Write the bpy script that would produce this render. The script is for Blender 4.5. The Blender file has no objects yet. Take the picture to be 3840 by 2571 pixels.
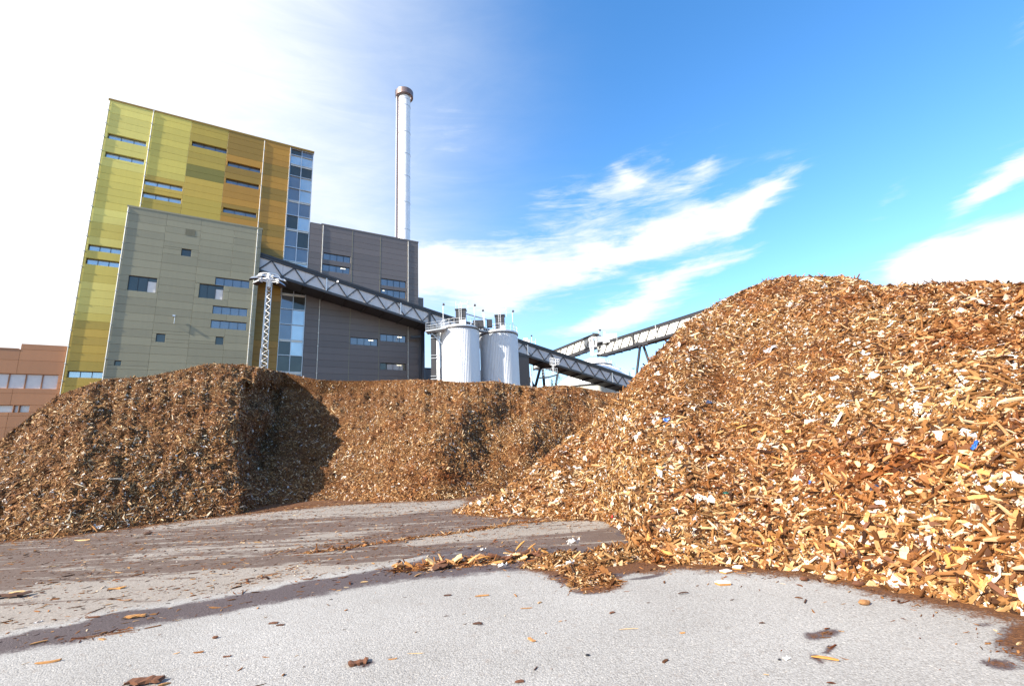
import bpy, bmesh, math, random
import numpy as np
from mathutils import Vector, Matrix
sc = bpy.context.scene
C = sc.collection
R = math.radians
# ------------------------------------------------------------------ camera
FPX, PIT, ROL, HC = 1740.0, R(12.9), R(2.83), 1.7      # focal length in photo pixels, pitch, roll, eye height
fw = np.array([0, math.cos(PIT), math.sin(PIT)]); rt = np.array([1.0, 0, 0]); dn = np.cross(fw, rt)
XR = math.cos(ROL)*rt + math.sin(ROL)*dn; YR = -math.sin(ROL)*rt + math.cos(ROL)*dn
MC = np.array([XR, YR, fw])
cam = bpy.data.cameras.new('camera'); camo = bpy.data.objects.new('camera', cam); C.objects.link(camo)
cam.sensor_width = 36; cam.lens = FPX*36/3840; cam.clip_start = 0.05; cam.clip_end = 3000
mw = Matrix(((XR[0], -YR[0], -fw[0], 0), (XR[1], -YR[1], -fw[1], 0), (XR[2], -YR[2], -fw[2], HC), (0, 0, 0, 1)))
camo.matrix_world = mw
sc.camera = camo
# ------------------------------------------------------------------ light
SUN_H, SUN_E = R(-127), R(33)          # compass heading (from +Y to +X) and elevation
sd = Vector((math.sin(SUN_H)*math.cos(SUN_E), math.cos(SUN_H)*math.cos(SUN_E), math.sin(SUN_E)))
sl = bpy.data.lights.new('sun', 'SUN'); sl.energy = 4.9; sl.angle = R(0.5); sl.color = (1.0, 0.92, 0.79)
so = bpy.data.objects.new('sun', sl); C.objects.link(so); so.rotation_euler = sd.to_track_quat('Z', 'Y').to_euler()
sc.view_settings.view_transform = 'Standard'; sc.view_settings.look = 'None'
sc.view_settings.gamma = 1; sc.view_settings.use_curve_mapping = False
sc.view_settings.exposure = 1.3

def ray(x, y):
    d = MC.T @ np.array([x-1920, y-1285.5, FPX]); return d/np.hypot(d[0], d[1])
def at(x, y, D):
    return ray(x, y)*D + np.array([0, 0, HC])
def gnd(x, y, z=0.0):
    d = ray(x, y); return d*((z-HC)/d[2]) + np.array([0, 0, HC])
def project(P):
    c = (P - np.array([0, 0, HC])) @ MC.T
    return c[..., 0]/c[..., 2]*FPX+1920, c[..., 1]/c[..., 2]*FPX+1285.5, c[..., 2]
K = 3840/2342.0
def q(x, y): return x*K, y*K
HD = R(58.9)
U = np.array([math.sin(HD), math.cos(HD), 0.0]); NR = np.array([U[1], -U[0], 0.0])   # along the facade, towards the viewer
def onp(x, y, off=-75.49):           # point of a photo pixel on the facade plane at NR.p = off, as (s, z)
    d = ray(x, y); t = off/(NR[:2]@d[:2]); p = d*t+np.array([0, 0, HC]); return float(U@p), float(p[2])
def fp(s, z, off=-75.49):
    return U*s + NR*off + np.array([0, 0, z])

# ------------------------------------------------------------------ node helpers
class NT:
    def __init__(s, tree): s.t = tree; s.t.nodes.clear()
    def n(s, typ, **kw):
        nd = s.t.nodes.new(typ)
        ins = kw.pop('ins', {})
        for k, v in kw.items(): setattr(nd, k, v)
        for k, v in ins.items():
            if isinstance(v, bpy.types.NodeSocket): s.t.links.new(v, nd.inputs[k])
            else: nd.inputs[k].default_value = v
        return nd
    def m(s, op, a, b=0.0, c=0.0, clamp=False):
        return s.n('ShaderNodeMath', operation=op, use_clamp=clamp, ins={0: a, 1: b, 2: c}).outputs[0]
    def mix(s, f, a, b, blend='MIX'):
        nd = s.n('ShaderNodeMix', data_type='RGBA', blend_type=blend)
        for k, v in ((0, f), (6, a), (7, b)):
            if isinstance(v, bpy.types.NodeSocket): s.t.links.new(v, nd.inputs[k])
            else: nd.inputs[k].default_value = v if k == 0 else (*v, 1) if len(v) == 3 else v
        return nd.outputs[2]
    def ramp(s, f, stops, mode='LINEAR'):
        nd = s.n('ShaderNodeValToRGB', ins={0: f}); cr = nd.color_ramp; cr.interpolation = mode
        while len(cr.elements) < len(stops): cr.elements.new(0.5)
        for e, (p, c) in zip(cr.elements, stops):
            e.position = p; e.color = (*c, 1) if isinstance(c, tuple) else (c, c, c, 1)
        return nd.outputs[0]
    def noise(s, vec, scale, detail=4, rough=0.55, dist=0.0):
        nd = s.n('ShaderNodeTexNoise', ins={'Scale': scale, 'Detail': detail, 'Roughness': rough, 'Distortion': dist})
        if vec is not None: s.t.links.new(vec, nd.inputs['Vector'])
        return nd.outputs[0]

# ------------------------------------------------------------------ world: blue sky, white lens haze painted in towards the sun, cirrus
w = bpy.data.worlds.new('World'); sc.world = w; w.use_nodes = True
N = NT(w.node_tree)
sky = N.n('ShaderNodeTexSky', sky_type='NISHITA', sun_disc=False, sun_elevation=SUN_E, sun_rotation=SUN_H,
          air_density=1.0, dust_density=0.4, ozone_density=2.2, altitude=0)
hs = N.n('ShaderNodeHueSaturation', ins={'Saturation': 1.28, 'Value': 1.85, 'Color': sky.outputs[0]})
tc = N.n('ShaderNodeTexCoord')
sep = N.n('ShaderNodeSeparateXYZ', ins={0: tc.outputs['Generated']})
X, Y, Z = sep.outputs
azi = N.m('ARCTAN2', X, Y); ele = N.m('ARCSINE', Z)
# cirrus lives on a flat layer high above: project the view direction on it
zc = N.m('ADD', N.m('MAXIMUM', Z, 0.0), 0.12)
pl = N.n('ShaderNodeCombineXYZ', ins={0: N.m('DIVIDE', X, zc), 1: N.m('DIVIDE', Y, zc), 2: 0.0}).outputs[0]
mp = N.n('ShaderNodeMapping', ins={'Vector': pl, 'Rotation': (0, 0, R(40)), 'Scale': (0.8, 1.5, 1)}).outputs[0]
wisp = N.noise(mp, 1.3, 9, 0.62, 0.9)
dirn = N.n('ShaderNodeMapping', ins={'Vector': tc.outputs['Generated'], 'Scale': (1, 1, 2.2)}).outputs[0]
puff = N.noise(dirn, 5.5, 9, 0.58, 0.25)
fine = N.noise(dirn, 16, 6, 0.6, 0.6)
warp = N.m('MULTIPLY', N.m('SUBTRACT', puff, 0.5), 0.22)
warp2 = N.m('MULTIPLY', N.m('SUBTRACT', N.noise(dirn, 3.1, 5, 0.6), 0.5), 0.18)
az_w = N.m('ADD', azi, warp2); el_w = N.m('ADD', ele, N.m('MULTIPLY', warp, 0.55))
def azel(px, py):
    d = ray(px, py); return math.atan2(d[0], d[1]), math.atan(d[2])
def blob(px, py, wa, he, rot, amp, a=None, e=None):
    A, E = azel(*q(px, py)); a = a or az_w; e = e or el_w
    da = N.m('SUBTRACT', a, A); de = N.m('SUBTRACT', e, E)
    c, s_ = math.cos(R(rot)), math.sin(R(rot))
    u = N.m('DIVIDE', N.m('ADD', N.m('MULTIPLY', da, c), N.m('MULTIPLY', de, s_)), R(wa))
    v = N.m('DIVIDE', N.m('ADD', N.m('MULTIPLY', da, -s_), N.m('MULTIPLY', de, c)), R(he))
    r2 = N.m('ADD', N.m('MULTIPLY', u, u), N.m('MULTIPLY', v, v))
    return N.m('MULTIPLY', N.m('EXPONENT', N.m('MULTIPLY', r2, -1.0)), amp)
def addall(l):
    s = l[0]
    for x in l[1:]: s = N.m('ADD', s, x)
    return s
CLOUDS = [  # x, y in the photo, half sizes in degrees, tilt, amount
    (1560, 528, 10, 1.7, 14, .72), (1730, 478, 4.5, 1.5, 38, .62), (1790, 410, 1.6, 3.0, 100, .40), (1400, 430, 5, 2.4, 30, .36),
    (1620, 375, 2.0, .7, 5, .36), (1240, 470, 5, 2.6, 20, .34), (1440, 395, 2.2, 1.0, 150, .36), (1680, 500, 7, 3.2, 15, .3), (1530, 440, 6, 2.4, -20, .34),
    (990, 620, 9, 2.8, 0, 1.25), (1300, 610, 11, 2.2, 5, .85), (1600, 625, 7, 1.0, 10, .6), (1400, 720, 8, 2.2, 10, 1.05), (1130, 700, 6, 2.0, 8, .8),
    (1780, 690, 7, 1.4, 12, .35), (2250, 445, 2.8, 1.3, 38, .75), (2330, 385, 3, 1.3, 30, .7), (2120, 610, 3.0, 2.2, 0, 1.1), (2300, 600, 4, 2.8, 0, 1.15), (2500, 590, 5, 2.6, 0, 1.0),
    (2300, 90, 3.0, 1.2, 40, .32), (2050, 460, 2.5, .8, 30, .3), (1000, 330, 9, 6, 60, .22), (1480, 480, 14, 6, 12, .26), (1250, 560, 8, 3, 8, .4)]
cov = addall([blob(*c) for c in CLOUDS])
# feathery texture: a strongly warped, drawn-out noise breaks every cloud into wisps
wv = N.n('ShaderNodeMapping', ins={'Vector': dirn, 'Rotation': (0, R(-18), R(8)), 'Scale': (1.0, 1.0, 2.6)}).outputs[0]
fe = N.noise(wv, 4.2, 10, 0.66, 1.6); fe2 = N.noise(wv, 11.0, 8, 0.62, 0.8)
tex = N.m('ADD', N.m('MULTIPLY', fe, 0.62), N.m('MULTIPLY', fe2, 0.38))
cut = N.m('SUBTRACT', 0.67, N.m('MULTIPLY', N.m('MINIMUM', cov, 1.25), 0.50))
cl = N.n('ShaderNodeMapRange', interpolation_type='SMOOTHSTEP', ins={'Value': N.m('SUBTRACT', tex, cut), 'From Min': -0.08, 'From Max': 0.34, 'To Min': 0.0, 'To Max': 1.0}).outputs[0]
cl = N.m('MULTIPLY', cl, N.m('MINIMUM', N.m('MULTIPLY', cov, 3.0), 1.0))
# veil of painted lens haze: strong towards the sun side, fading to clear blue on the right
vr = N.n('ShaderNodeMapRange', interpolation_type='SMOOTHSTEP', ins={'Value': N.m('ADD', azi, N.m('MULTIPLY', N.m('SUBTRACT', wisp, 0.5), 0.7)),
     'From Min': R(27), 'From Max': R(-40), 'To Min': 0.0, 'To Max': 1.0}).outputs[0]
# the veil comes back to open sky well round the other side of the sun
cang = N.m('ADD', N.m('MULTIPLY', X, math.sin(SUN_H+R(35))), N.m('MULTIPLY', Y, math.cos(SUN_H+R(35))))
vb = N.n('ShaderNodeMapRange', interpolation_type='SMOOTHSTEP', ins={'Value': cang, 'From Min': -0.35, 'From Max': 0.45, 'To Min': 0.0, 'To Max': 1.0}).outputs[0]
veil = N.m('MULTIPLY', vr, vb)
hz = N.m('EXPONENT', N.m('MULTIPLY', N.m('MAXIMUM', Z, 0.0), -7.0))
alpha = N.m('SUBTRACT', 1.0, N.m('MULTIPLY', N.m('SUBTRACT', 1.0, cl), N.m('MULTIPLY', N.m('SUBTRACT', 1.0, N.m('MULTIPLY', veil, N.m('ADD', 0.72, N.m('MULTIPLY', fe, 0.45, 0, True), 0, True))), N.m('SUBTRACT', 1.0, N.m('MULTIPLY', hz, 0.42)))))
above = N.n('ShaderNodeMapRange', ins={'Value': Z, 'From Min': -0.02, 'From Max': 0.03}).outputs[0]
alpha = N.m('MULTIPLY', alpha, above)
cloudc = N.mix(veil, (5.5, 5.75, 6.0), (5.8, 5.95, 6.1))
skc = N.mix(alpha, hs.outputs[0], cloudc)
bg = N.n('ShaderNodeBackground', ins={'Color': skc, 'Strength': 0.08})
out = N.n('ShaderNodeOutputWorld', ins={'Surface': bg.outputs[0]})

# ------------------------------------------------------------------ materials
def mat(name, build):
    m = bpy.data.materials.new(name); m.use_nodes = True; n = NT(m.node_tree)
    bs = n.n('ShaderNodeBsdfPrincipled'); build(n, bs)
    o = n.n('ShaderNodeOutputMaterial', ins={'Surface': bs.outputs[0]})
    return m
def link(n, s, i): n.t.links.new(s, i)
def plain(name, col, rough=0.5, metal=0.0, var=0.12, scale=1.5, bump=0.0, bscale=40, spec=None):
    def b(n, bs):
        geo = n.n('ShaderNodeNewGeometry')
        nz = n.noise(geo.outputs['Position'], scale, 5, 0.6)
        c = n.mix(nz, tuple(x*(1-var*1.6) for x in col), tuple(min(1, x*(1+var*1.6)) for x in col))
        link(n, c, bs.inputs['Base Color'])
        rr = n.m('ADD', n.m('MULTIPLY', nz, 0.2), rough-0.1); link(n, rr, bs.inputs['Roughness'])
        bs.inputs['Metallic'].default_value = metal
        if spec is not None: bs.inputs['Specular IOR Level'].default_value = spec
        if bump:
            bb = n.n('ShaderNodeBump', ins={'Strength': 0.4, 'Distance': bump, 'Height': n.noise(geo.outputs['Position'], bscale, 3)})
            link(n, bb.outputs[0], bs.inputs['Normal'])
    return mat(name, b)
def panelmat(name, col, var=0.10, rough=0.45, metal=0.0):
    # painted sheet cladding: every panel a slightly different shade, faint streaks of dirt
    def b(n, bs):
        oi = n.n('ShaderNodeObjectInfo'); geo = n.n('ShaderNodeNewGeometry')
        st = n.n('ShaderNodeMapping', ins={'Vector': geo.outputs['Position'], 'Scale': (2.2, 2.2, 0.12)}).outputs[0]
        nz = n.noise(st, 1.2, 5, 0.6)
        f = n.m('ADD', n.m('MULTIPLY', oi.outputs['Random'], 0.6), n.m('MULTIPLY', nz, 0.5))
        c = n.mix(f, tuple(x*(1-var*1.5) for x in col), tuple(min(1, x*(1+var*1.5)) for x in col))
        link(n, c, bs.inputs['Base Color']); bs.inputs['Roughness'].default_value = rough; bs.inputs['Metallic'].default_value = metal
        fine = n.n('ShaderNodeMapping', ins={'Vector': geo.outputs['Position'], 'Scale': (0.6, 0.6, 1.0)}).outputs[0]
        bb = n.n('ShaderNodeBump', ins={'Strength': 0.25, 'Distance': 0.02, 'Height': n.noise(fine, 0.8, 2)})
        link(n, bb.outputs[0], bs.inputs['Normal'])
    return mat(name, b)
M = {}
M['ochre'] = panelmat('ochre_cladding', (0.36, 0.185, 0.018))
M['ochre_dark'] = panelmat('dark_ochre_cladding', (0.25, 0.15, 0.016))
M['ochre_flare'] = panelmat('flare_tinted_ochre_cladding', (0.60, 0.52, 0.13))  # ochre with the yellow lens flare painted into it
M['ochre_flare2'] = panelmat('dull_flare_tinted_ochre_cladding', (0.52, 0.43, 0.085))
M['louvre'] = panelmat('olive_louvre', (0.16, 0.14, 0.02))
M['ochre_mid'] = panelmat('middle_ochre_cladding', (0.45, 0.31, 0.045))  # halfway step of the flare tint painted across the tower
M['ochre_mid2'] = panelmat('dull_middle_ochre_cladding', (0.37, 0.27, 0.038))
M['grey'] = panelmat('grey_cladding', (0.125, 0.108, 0.106))
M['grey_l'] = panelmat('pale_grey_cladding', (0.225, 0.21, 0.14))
M['maroon'] = panelmat('rusty_brown_cladding', (0.36, 0.165, 0.075))
M['darkclad'] = plain('near_black_cladding', (0.05, 0.042, 0.042), 0.5)
M['dark'] = plain('dark_painted_steel', (0.03, 0.03, 0.036), 0.45)
M['backing'] = plain('dark_backing', (0.03, 0.027, 0.025), 0.8)
M['trim'] = plain('bright_metal_trim', (0.62, 0.6, 0.55), 0.35, 0.3)
M['galv'] = plain('galvanised_steel', (0.5, 0.52, 0.55), 0.4, 0.55, 0.15, 6)
M['white'] = plain('white_painted_steel', (0.75, 0.77, 0.8), 0.4, 0.0, 0.05)
M['silo'] = plain('silver_silo_sheet', (0.58, 0.60, 0.64), 0.42, 0.2, 0.06, 0.6)
M['chim'] = plain('pale_chimney_steel', (0.74, 0.75, 0.78), 0.4, 0.1, 0.06, 0.8)
M['pinkish'] = plain('dull_brown_metal', (0.20, 0.145, 0.14), 0.4, 0.4)
M['gal'] = plain('pale_grey_gallery_sheet', (0.52, 0.51, 0.53), 0.5, 0.0, 0.06, 0.7)
M['gal2'] = plain('cream_gallery_sheet', (0.66, 0.66, 0.63), 0.5, 0.0, 0.06, 0.7)
M['tent'] = plain('white_dome_membrane', (0.78, 0.8, 0.84), 0.5, 0.0, 0.06, 0.3)
M['conc'] = plain('pale_concrete', (0.45, 0.44, 0.4), 0.8, 0.0, 0.12, 1.2)
def glass_b(col, rough=0.06):
    def b(n, bs):
        geo = n.n('ShaderNodeNewGeometry'); nz = n.noise(geo.outputs['Position'], 0.35, 3)
        c = n.mix(nz, tuple(x*0.7 for x in col), tuple(x*1.25 for x in col))
        link(n, c, bs.inputs['Base Color']); bs.inputs['Metallic'].default_value = 0.55; bs.inputs['Roughness'].default_value = rough
        bb = n.n('ShaderNodeBump', ins={'Strength': 0.3, 'Distance': 0.05, 'Height': n.noise(geo.outputs['Position'], 0.25, 2)})
        link(n, bb.outputs[0], bs.inputs['Normal'])
    return b
M['glass'] = mat('blue_grey_glass', glass_b((0.235, 0.245, 0.265)))
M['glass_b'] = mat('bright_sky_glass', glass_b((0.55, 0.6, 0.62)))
M['glass_d'] = mat('dark_window_glass', glass_b((0.10, 0.10, 0.09)))
M['blind'] = plain('pale_window_blind', (0.62, 0.6, 0.6), 0.6, 0, 0.1, 2)
def leaf_b(n, bs):
    geo = n.n('ShaderNodeNewGeometry'); nz = n.noise(geo.outputs['Position'], 2.5, 4)
    link(n, n.mix(nz, (0.03, 0.06, 0.02), (0.09, 0.13, 0.04)), bs.inputs['Base Color']); bs.inputs['Roughness'].default_value = 0.6
M['leaf'] = mat('dark_foliage', leaf_b)
M['bark'] = plain('bark', (0.09, 0.06, 0.04), 0.9)
def lamp_b(n, bs):
    bs.inputs['Base Color'].default_value = (0.8, 0.75, 0.6, 1); bs.inputs['Emission Color'].default_value = (1, .9, .65, 1); bs.inputs['Emission Strength'].default_value = 1.4
M['tube'] = mat('lit_ceiling_tube', lamp_b)
# wood chips, colour differs from chip to chip
def chip_b(stops, light=1.0):
    def b(n, bs):
        oi = n.n('ShaderNodeObjectInfo')
        tone = n.n('ShaderNodeAttribute', attribute_name='tone', attribute_type='INSTANCER').outputs['Fac']
        c = n.ramp(oi.outputs['Random'], stops, 'LINEAR')
        tcn = n.n('ShaderNodeTexCoord'); mpp = n.n('ShaderNodeMapping', ins={'Vector': tcn.outputs['Object'], 'Scale': (1.5, 12, 12)}).outputs[0]
        g = n.noise(mpp, 1.6, 4, 0.6)
        c = n.mix(g, (0.55, 0.5, 0.45), (1.3, 1.3, 1.3)) if False else n.mix(1.0, c, n.ramp(g, [(0.25, (0.62, 0.58, 0.52)), (0.7, (1.0, 1.0, 1.0))]), 'MULTIPLY')
        wet = n.mix(1.0, c, (0.60, 0.34, 0.19), 'MULTIPLY')
        c = n.mix(n.m('MULTIPLY', tone, 1.0, 0, True), c, wet)
        link(n, c, bs.inputs['Base Color']); bs.inputs['Roughness'].default_value = 0.62
        bs.inputs['Specular IOR Level'].default_value = 0.18
    return b
CH = [(0.0, (0.035, 0.017, 0.010)), (0.12, (0.085, 0.038, 0.016)), (0.32, (0.185, 0.083, 0.029)), (0.56, (0.29, 0.142, 0.048)), (0.74, (0.39, 0.215, 0.085)), (0.86, (0.51, 0.335, 0.16)), (0.95, (0.67, 0.52, 0.33)), (1.0, (0.80, 0.73, 0.60))]
M['chip'] = mat('wood_chip', chip_b(CH))
M['scrap_white'] = mat('white_plastic_scrap', chip_b([(0.0, (0.7, 0.68, 0.64)), (0.7, (0.85, 0.85, 0.85)), (0.9, (0.6, 0.62, 0.7)), (1.0, (0.85, 0.8, 0.7))]))
def one(name, col, r=0.5): return plain(name, col, r, 0, 0.25, 9, 0.01, 30)
M['w_pale'] = one('pale_split_wood', (0.60, 0.40, 0.19)); M['w_tan'] = one('tan_split_wood', (0.40, 0.19, 0.06)); M['w_red'] = one('red_brown_bark', (0.12, 0.045, 0.02), 0.85)
M['w_dark'] = one('dark_wet_wood', (0.07, 0.028, 0.014), 0.7); M['w_orange'] = one('orange_wood', (0.46, 0.21, 0.05)); M['s_white'] = one('white_scrap', (0.82, 0.82, 0.8), 0.4)
M['s_blue'] = one('blue_plastic', (0.025, 0.12, 0.45), 0.35); M['s_navy'] = one('navy_cloth', (0.02, 0.035, 0.09), 0.7); M['s_red'] = one('red_plastic', (0.6, 0.03, 0.04), 0.4)
M['s_black'] = one('black_stone', (0.015, 0.015, 0.02), 0.5); M['s_grey'] = one('grey_plastic_film', (0.55, 0.52, 0.55), 0.35); M['s_pink'] = one('brown_stone', (0.27, 0.13, 0.05), 0.8); M['s_green'] = one('teal_plastic', (0.08, 0.35, 0.3), 0.4)

def heap_b(n, bs):
    geo = n.n('ShaderNodeNewGeometry'); pos = geo.outputs['Position']
    v = n.n('ShaderNodeTexVoronoi', ins={'Vector': n.n('ShaderNodeMapping', ins={'Vector': pos, 'Scale': (1, 1, 1.6)}).outputs[0], 'Scale': 26.0})
    f1 = n.noise(pos, 55, 4, 0.7); f2 = n.noise(pos, 3.0, 5, 0.6)
    c = n.ramp(v.outputs['Color'], [(0.0, (0.035, 0.014, 0.007)), (0.4, (0.12, 0.045, 0.014)), (0.75, (0.24, 0.10, 0.028)), (1.0, (0.42, 0.22, 0.07))])
    c = n.mix(1.0, c, n.ramp(f1, [(0.3, 0.35), (0.7, 1.1)]), 'MULTIPLY')
    c = n.mix(1.0, c, n.ramp(f2, [(0.3, 0.6), (0.7, 1.1)]), 'MULTIPLY')
    link(n, c, bs.inputs['Base Color']); bs.inputs['Roughness'].default_value = 0.8
    bs.inputs['Specular IOR Level'].default_value = 0.2
    hh = n.m('ADD', n.m('MULTIPLY', v.outputs['Distance'], -0.8), f1)
    bb = n.n('ShaderNodeBump', ins={'Strength': 0.9, 'Distance': 0.03, 'Height': hh}); link(n, bb.outputs[0], bs.inputs['Normal'])
M['heap'] = mat('fine_wood_debris', heap_b)

def ground_b(n, bs):
    geo = n.n('ShaderNodeNewGeometry'); pos = geo.outputs['Position']
    wet = n.n('ShaderNodeAttribute', attribute_name='wet').outputs['Fac']
    fin = n.n('ShaderNodeAttribute', attribute_name='fines').outputs['Fac']
    st = n.n('ShaderNodeMapping', ins={'Vector': pos, 'Rotation': (0, 0, R(-STREAK)), 'Scale': (0.22, 1.5, 1)}).outputs[0]
    s1 = n.noise(st, 2.2, 8, 0.66); s2 = n.noise(pos, 7.0, 6, 0.65); s3 = n.noise(pos, 45, 3, 0.6)
    vo = n.n('ShaderNodeTexVoronoi', ins={'Vector': pos, 'Scale': 75.0})
    big = n.noise(pos, 0.5, 4, 0.5)
    dry = n.ramp(vo.outputs['Color'], [(0.0, (0.22, 0.21, 0.20)), (0.5, (0.315, 0.308, 0.305)), (0.85, (0.365, 0.358, 0.352)), (1.0, (0.50, 0.47, 0.44))])
    dry = n.mix(1.0, dry, n.ramp(s3, [(0.3, 0.78), (0.62, 1.06)]), 'MULTIPLY')
    dry = n.mix(1.0, dry, n.ramp(big, [(0.3, (0.84, 0.83, 0.82)), (0.7, (1.06, 1.06, 1.06))]), 'MULTIPLY')
    grit = n.ramp(n.noise(pos, 95, 2, 0.5), [(0.70, 0.0), (0.76, 1.0)])
    dry = n.mix(n.m('MULTIPLY', grit, 0.75), dry, (0.07, 0.045, 0.035))
    dry = n.mix(n.m('MULTIPLY', n.ramp(s2, [(0.58, 0.0), (0.72, 1.0)]), 0.35), dry, (0.20, 0.15, 0.12))
    dirty = n.mix(1.0, dry, (0.82, 0.73, 0.65), 'MULTIPLY')
    wetc = n.mix(1.0, dry, (0.27, 0.22, 0.24), 'MULTIPLY')
    brown = n.ramp(n.noise(pos, 30, 5, 0.7), [(0.3, (0.035, 0.016, 0.01)), (0.55, (0.12, 0.05, 0.02)), (0.75, (0.30, 0.14, 0.05))])
    # light grey asphalt, wet stains whose ragged edges follow the noise
    e = n.m('ADD', n.m('MULTIPLY', n.m('SUBTRACT', s2, 0.5), 0.75), n.m('MULTIPLY', n.m('SUBTRACT', s3, 0.5), 0.9))
    mott = n.n('ShaderNodeAttribute', attribute_name='mottle').outputs['Fac']
    e2 = n.m('MULTIPLY', n.m('SUBTRACT', s1, 0.5), n.m('MULTIPLY', mott, 4.6))
    f = n.m('MULTIPLY', n.m('ADD', n.m('SUBTRACT', n.m('ADD', wet, n.m('ADD', e2, n.m('MULTIPLY', e, 1.0))), 0.5), 0.16), 3.0, 0, True)
    c = n.mix(f, n.mix(n.m('MULTIPLY', mott, 0.8), dry, dirty), n.mix(mott, wetc, n.mix(1.0, dry, (0.38, 0.275, 0.235), 'MULTIPLY')))
    g = n.m('MULTIPLY', n.m('SUBTRACT', n.m('ADD', n.m('ADD', fin, n.m('MULTIPLY', e2, 0.45)), n.m('MULTIPLY', e, 1.1)), 0.5), 4.0, 0, True)
    c = n.mix(g, c, brown)
    link(n, c, bs.inputs['Base Color'])
    rr = n.m('SUBTRACT', 0.9, n.m('MULTIPLY', f, 0.22)); link(n, rr, bs.inputs['Roughness']); bs.inputs['Specular IOR Level'].default_value = 0.3
    hh = n.m('ADD', n.m('MULTIPLY', vo.outputs['Distance'], -1.0), n.m('MULTIPLY', g, n.noise(pos, 40, 4)))
    bb = n.n('ShaderNodeBump', ins={'Strength': 0.45, 'Distance': 0.010, 'Height': hh}); link(n, bb.outputs[0], bs.inputs['Normal'])
_a = gnd(*q(0, 1480)); _b = gnd(*q(853, 1322))
STREAK = math.degrees(math.atan2(_b[1]-_a[1], _b[0]-_a[0]))
M['ground'] = mat('weathered_asphalt', ground_b)

# ------------------------------------------------------------------ object helpers
def tag(o, label=None, cat=None, group=None, kind=None):
    if label: o['label'] = label
    if cat: o['category'] = cat
    if group: o['group'] = group
    if kind: o['kind'] = kind
    return o
def empty(name, loc, label, cat, group=None, rz=0):
    o = bpy.data.objects.new(name, None); C.objects.link(o); o.location = loc; o.rotation_euler = (0, 0, rz); o.empty_display_size = 0.2
    return tag(o, label, cat, group)
class MB:
    def __init__(s): s.v = []; s.f = []
    def add(s, vs, fs):
        k = len(s.v); s.v += [tuple(map(float, v)) for v in vs]; s.f += [tuple(i+k for i in f) for f in fs]; return s
    def hexa(s, p):     # 8 points: bottom ring 4, top ring 4
        return s.add(p, [(3, 2, 1, 0), (4, 5, 6, 7), (0, 1, 5, 4), (1, 2, 6, 5), (2, 3, 7, 6), (3, 0, 4, 7)])
    def box(s, a, b):
        x0, y0, z0 = a; x1, y1, z1 = b
        return s.hexa([(x0, y0, z0), (x1, y0, z0), (x1, y1, z0), (x0, y1, z0), (x0, y0, z1), (x1, y0, z1), (x1, y1, z1), (x0, y1, z1)])
    def bar(s, a, b, w, h=None, up=(0, 0, 1)):
        a = Vector(a); b = Vector(b); d = (b-a).normalized(); up = Vector(up)
        if abs(d.dot(up)) > 0.98: up = Vector((U[0], U[1], 0))
        x = d.cross(up).normalized(); y = x.cross(d); h = h or w
        P = []
        for c in (a, b):
            for i, j in ((-1, -1), (1, -1), (1, 1), (-1, 1)): P.append(c+x*(i*w/2)+y*(j*h/2))
        return s.hexa(P)
    def tube(s, a, b, r0, r1=None, n=12, caps=True):
        a = Vector(a); b = Vector(b); d = (b-a).normalized(); up = Vector((0, 0, 1)) if abs(d.z) < .95 else Vector((1, 0, 0))
        x = d.cross(up).normalized(); y = x.cross(d); r1 = r0 if r1 is None else r1
        P = [c+(x*math.cos(t)+y*math.sin(t))*r for c, r in ((a, r0), (b, r1)) for t in (2*math.pi*i/n for i in range(n))]
        F = [(i, (i+1) % n, n+(i+1) % n, n+i) for i in range(n)]
        if caps: F += [tuple(range(n-1, -1, -1)), tuple(range(n, 2*n))]
        return s.add(P, F)
    def lathe(s, prof, n=48, c=(0, 0)):
        P = [(c[0]+r*math.cos(2*math.pi*i/n), c[1]+r*math.sin(2*math.pi*i/n), z) for r, z in prof for i in range(n)]
        F = [(j*n+i, j*n+(i+1) % n, (j+1)*n+(i+1) % n, (j+1)*n+i) for j in range(len(prof)-1) for i in range(n)]
        return s.add(P, F)
    def mesh(s, name, m, smooth=False):
        me = bpy.data.meshes.new(name); me.from_pydata(s.v, [], s.f); me.update()
        bm = bmesh.new(); bm.from_mesh(me); bmesh.ops.recalc_face_normals(bm, faces=bm.faces); bm.to_mesh(me); bm.free()
        if m: me.materials.append(m)
        if smooth:
            for p in me.polygons: p.use_smooth = True
        return me
    def build(s, name, m, parent=None, loc=None, smooth=False):
        o = bpy.data.objects.new(name, s.mesh(name, m, smooth)); C.objects.link(o)
        if parent: o.parent = parent
        if loc is not None: o.location = loc
        return o
def inst(name, me, parent=None, loc=(0, 0, 0), rot=(0, 0, 0), scl=(1, 1, 1)):
    o = bpy.data.objects.new(name, me); C.objects.link(o)
    if parent: o.parent = parent
    o.location = loc; o.rotation_euler = rot; o.scale = scl
    return o
def copy_thing(root):
    r = root.copy(); C.objects.link(r)
    for ch in root.children:
        c = ch.copy(); C.objects.link(c); c.parent = r
        for g in ch.children:
            d = g.copy(); C.objects.link(d); d.parent = c
    return r

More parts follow.
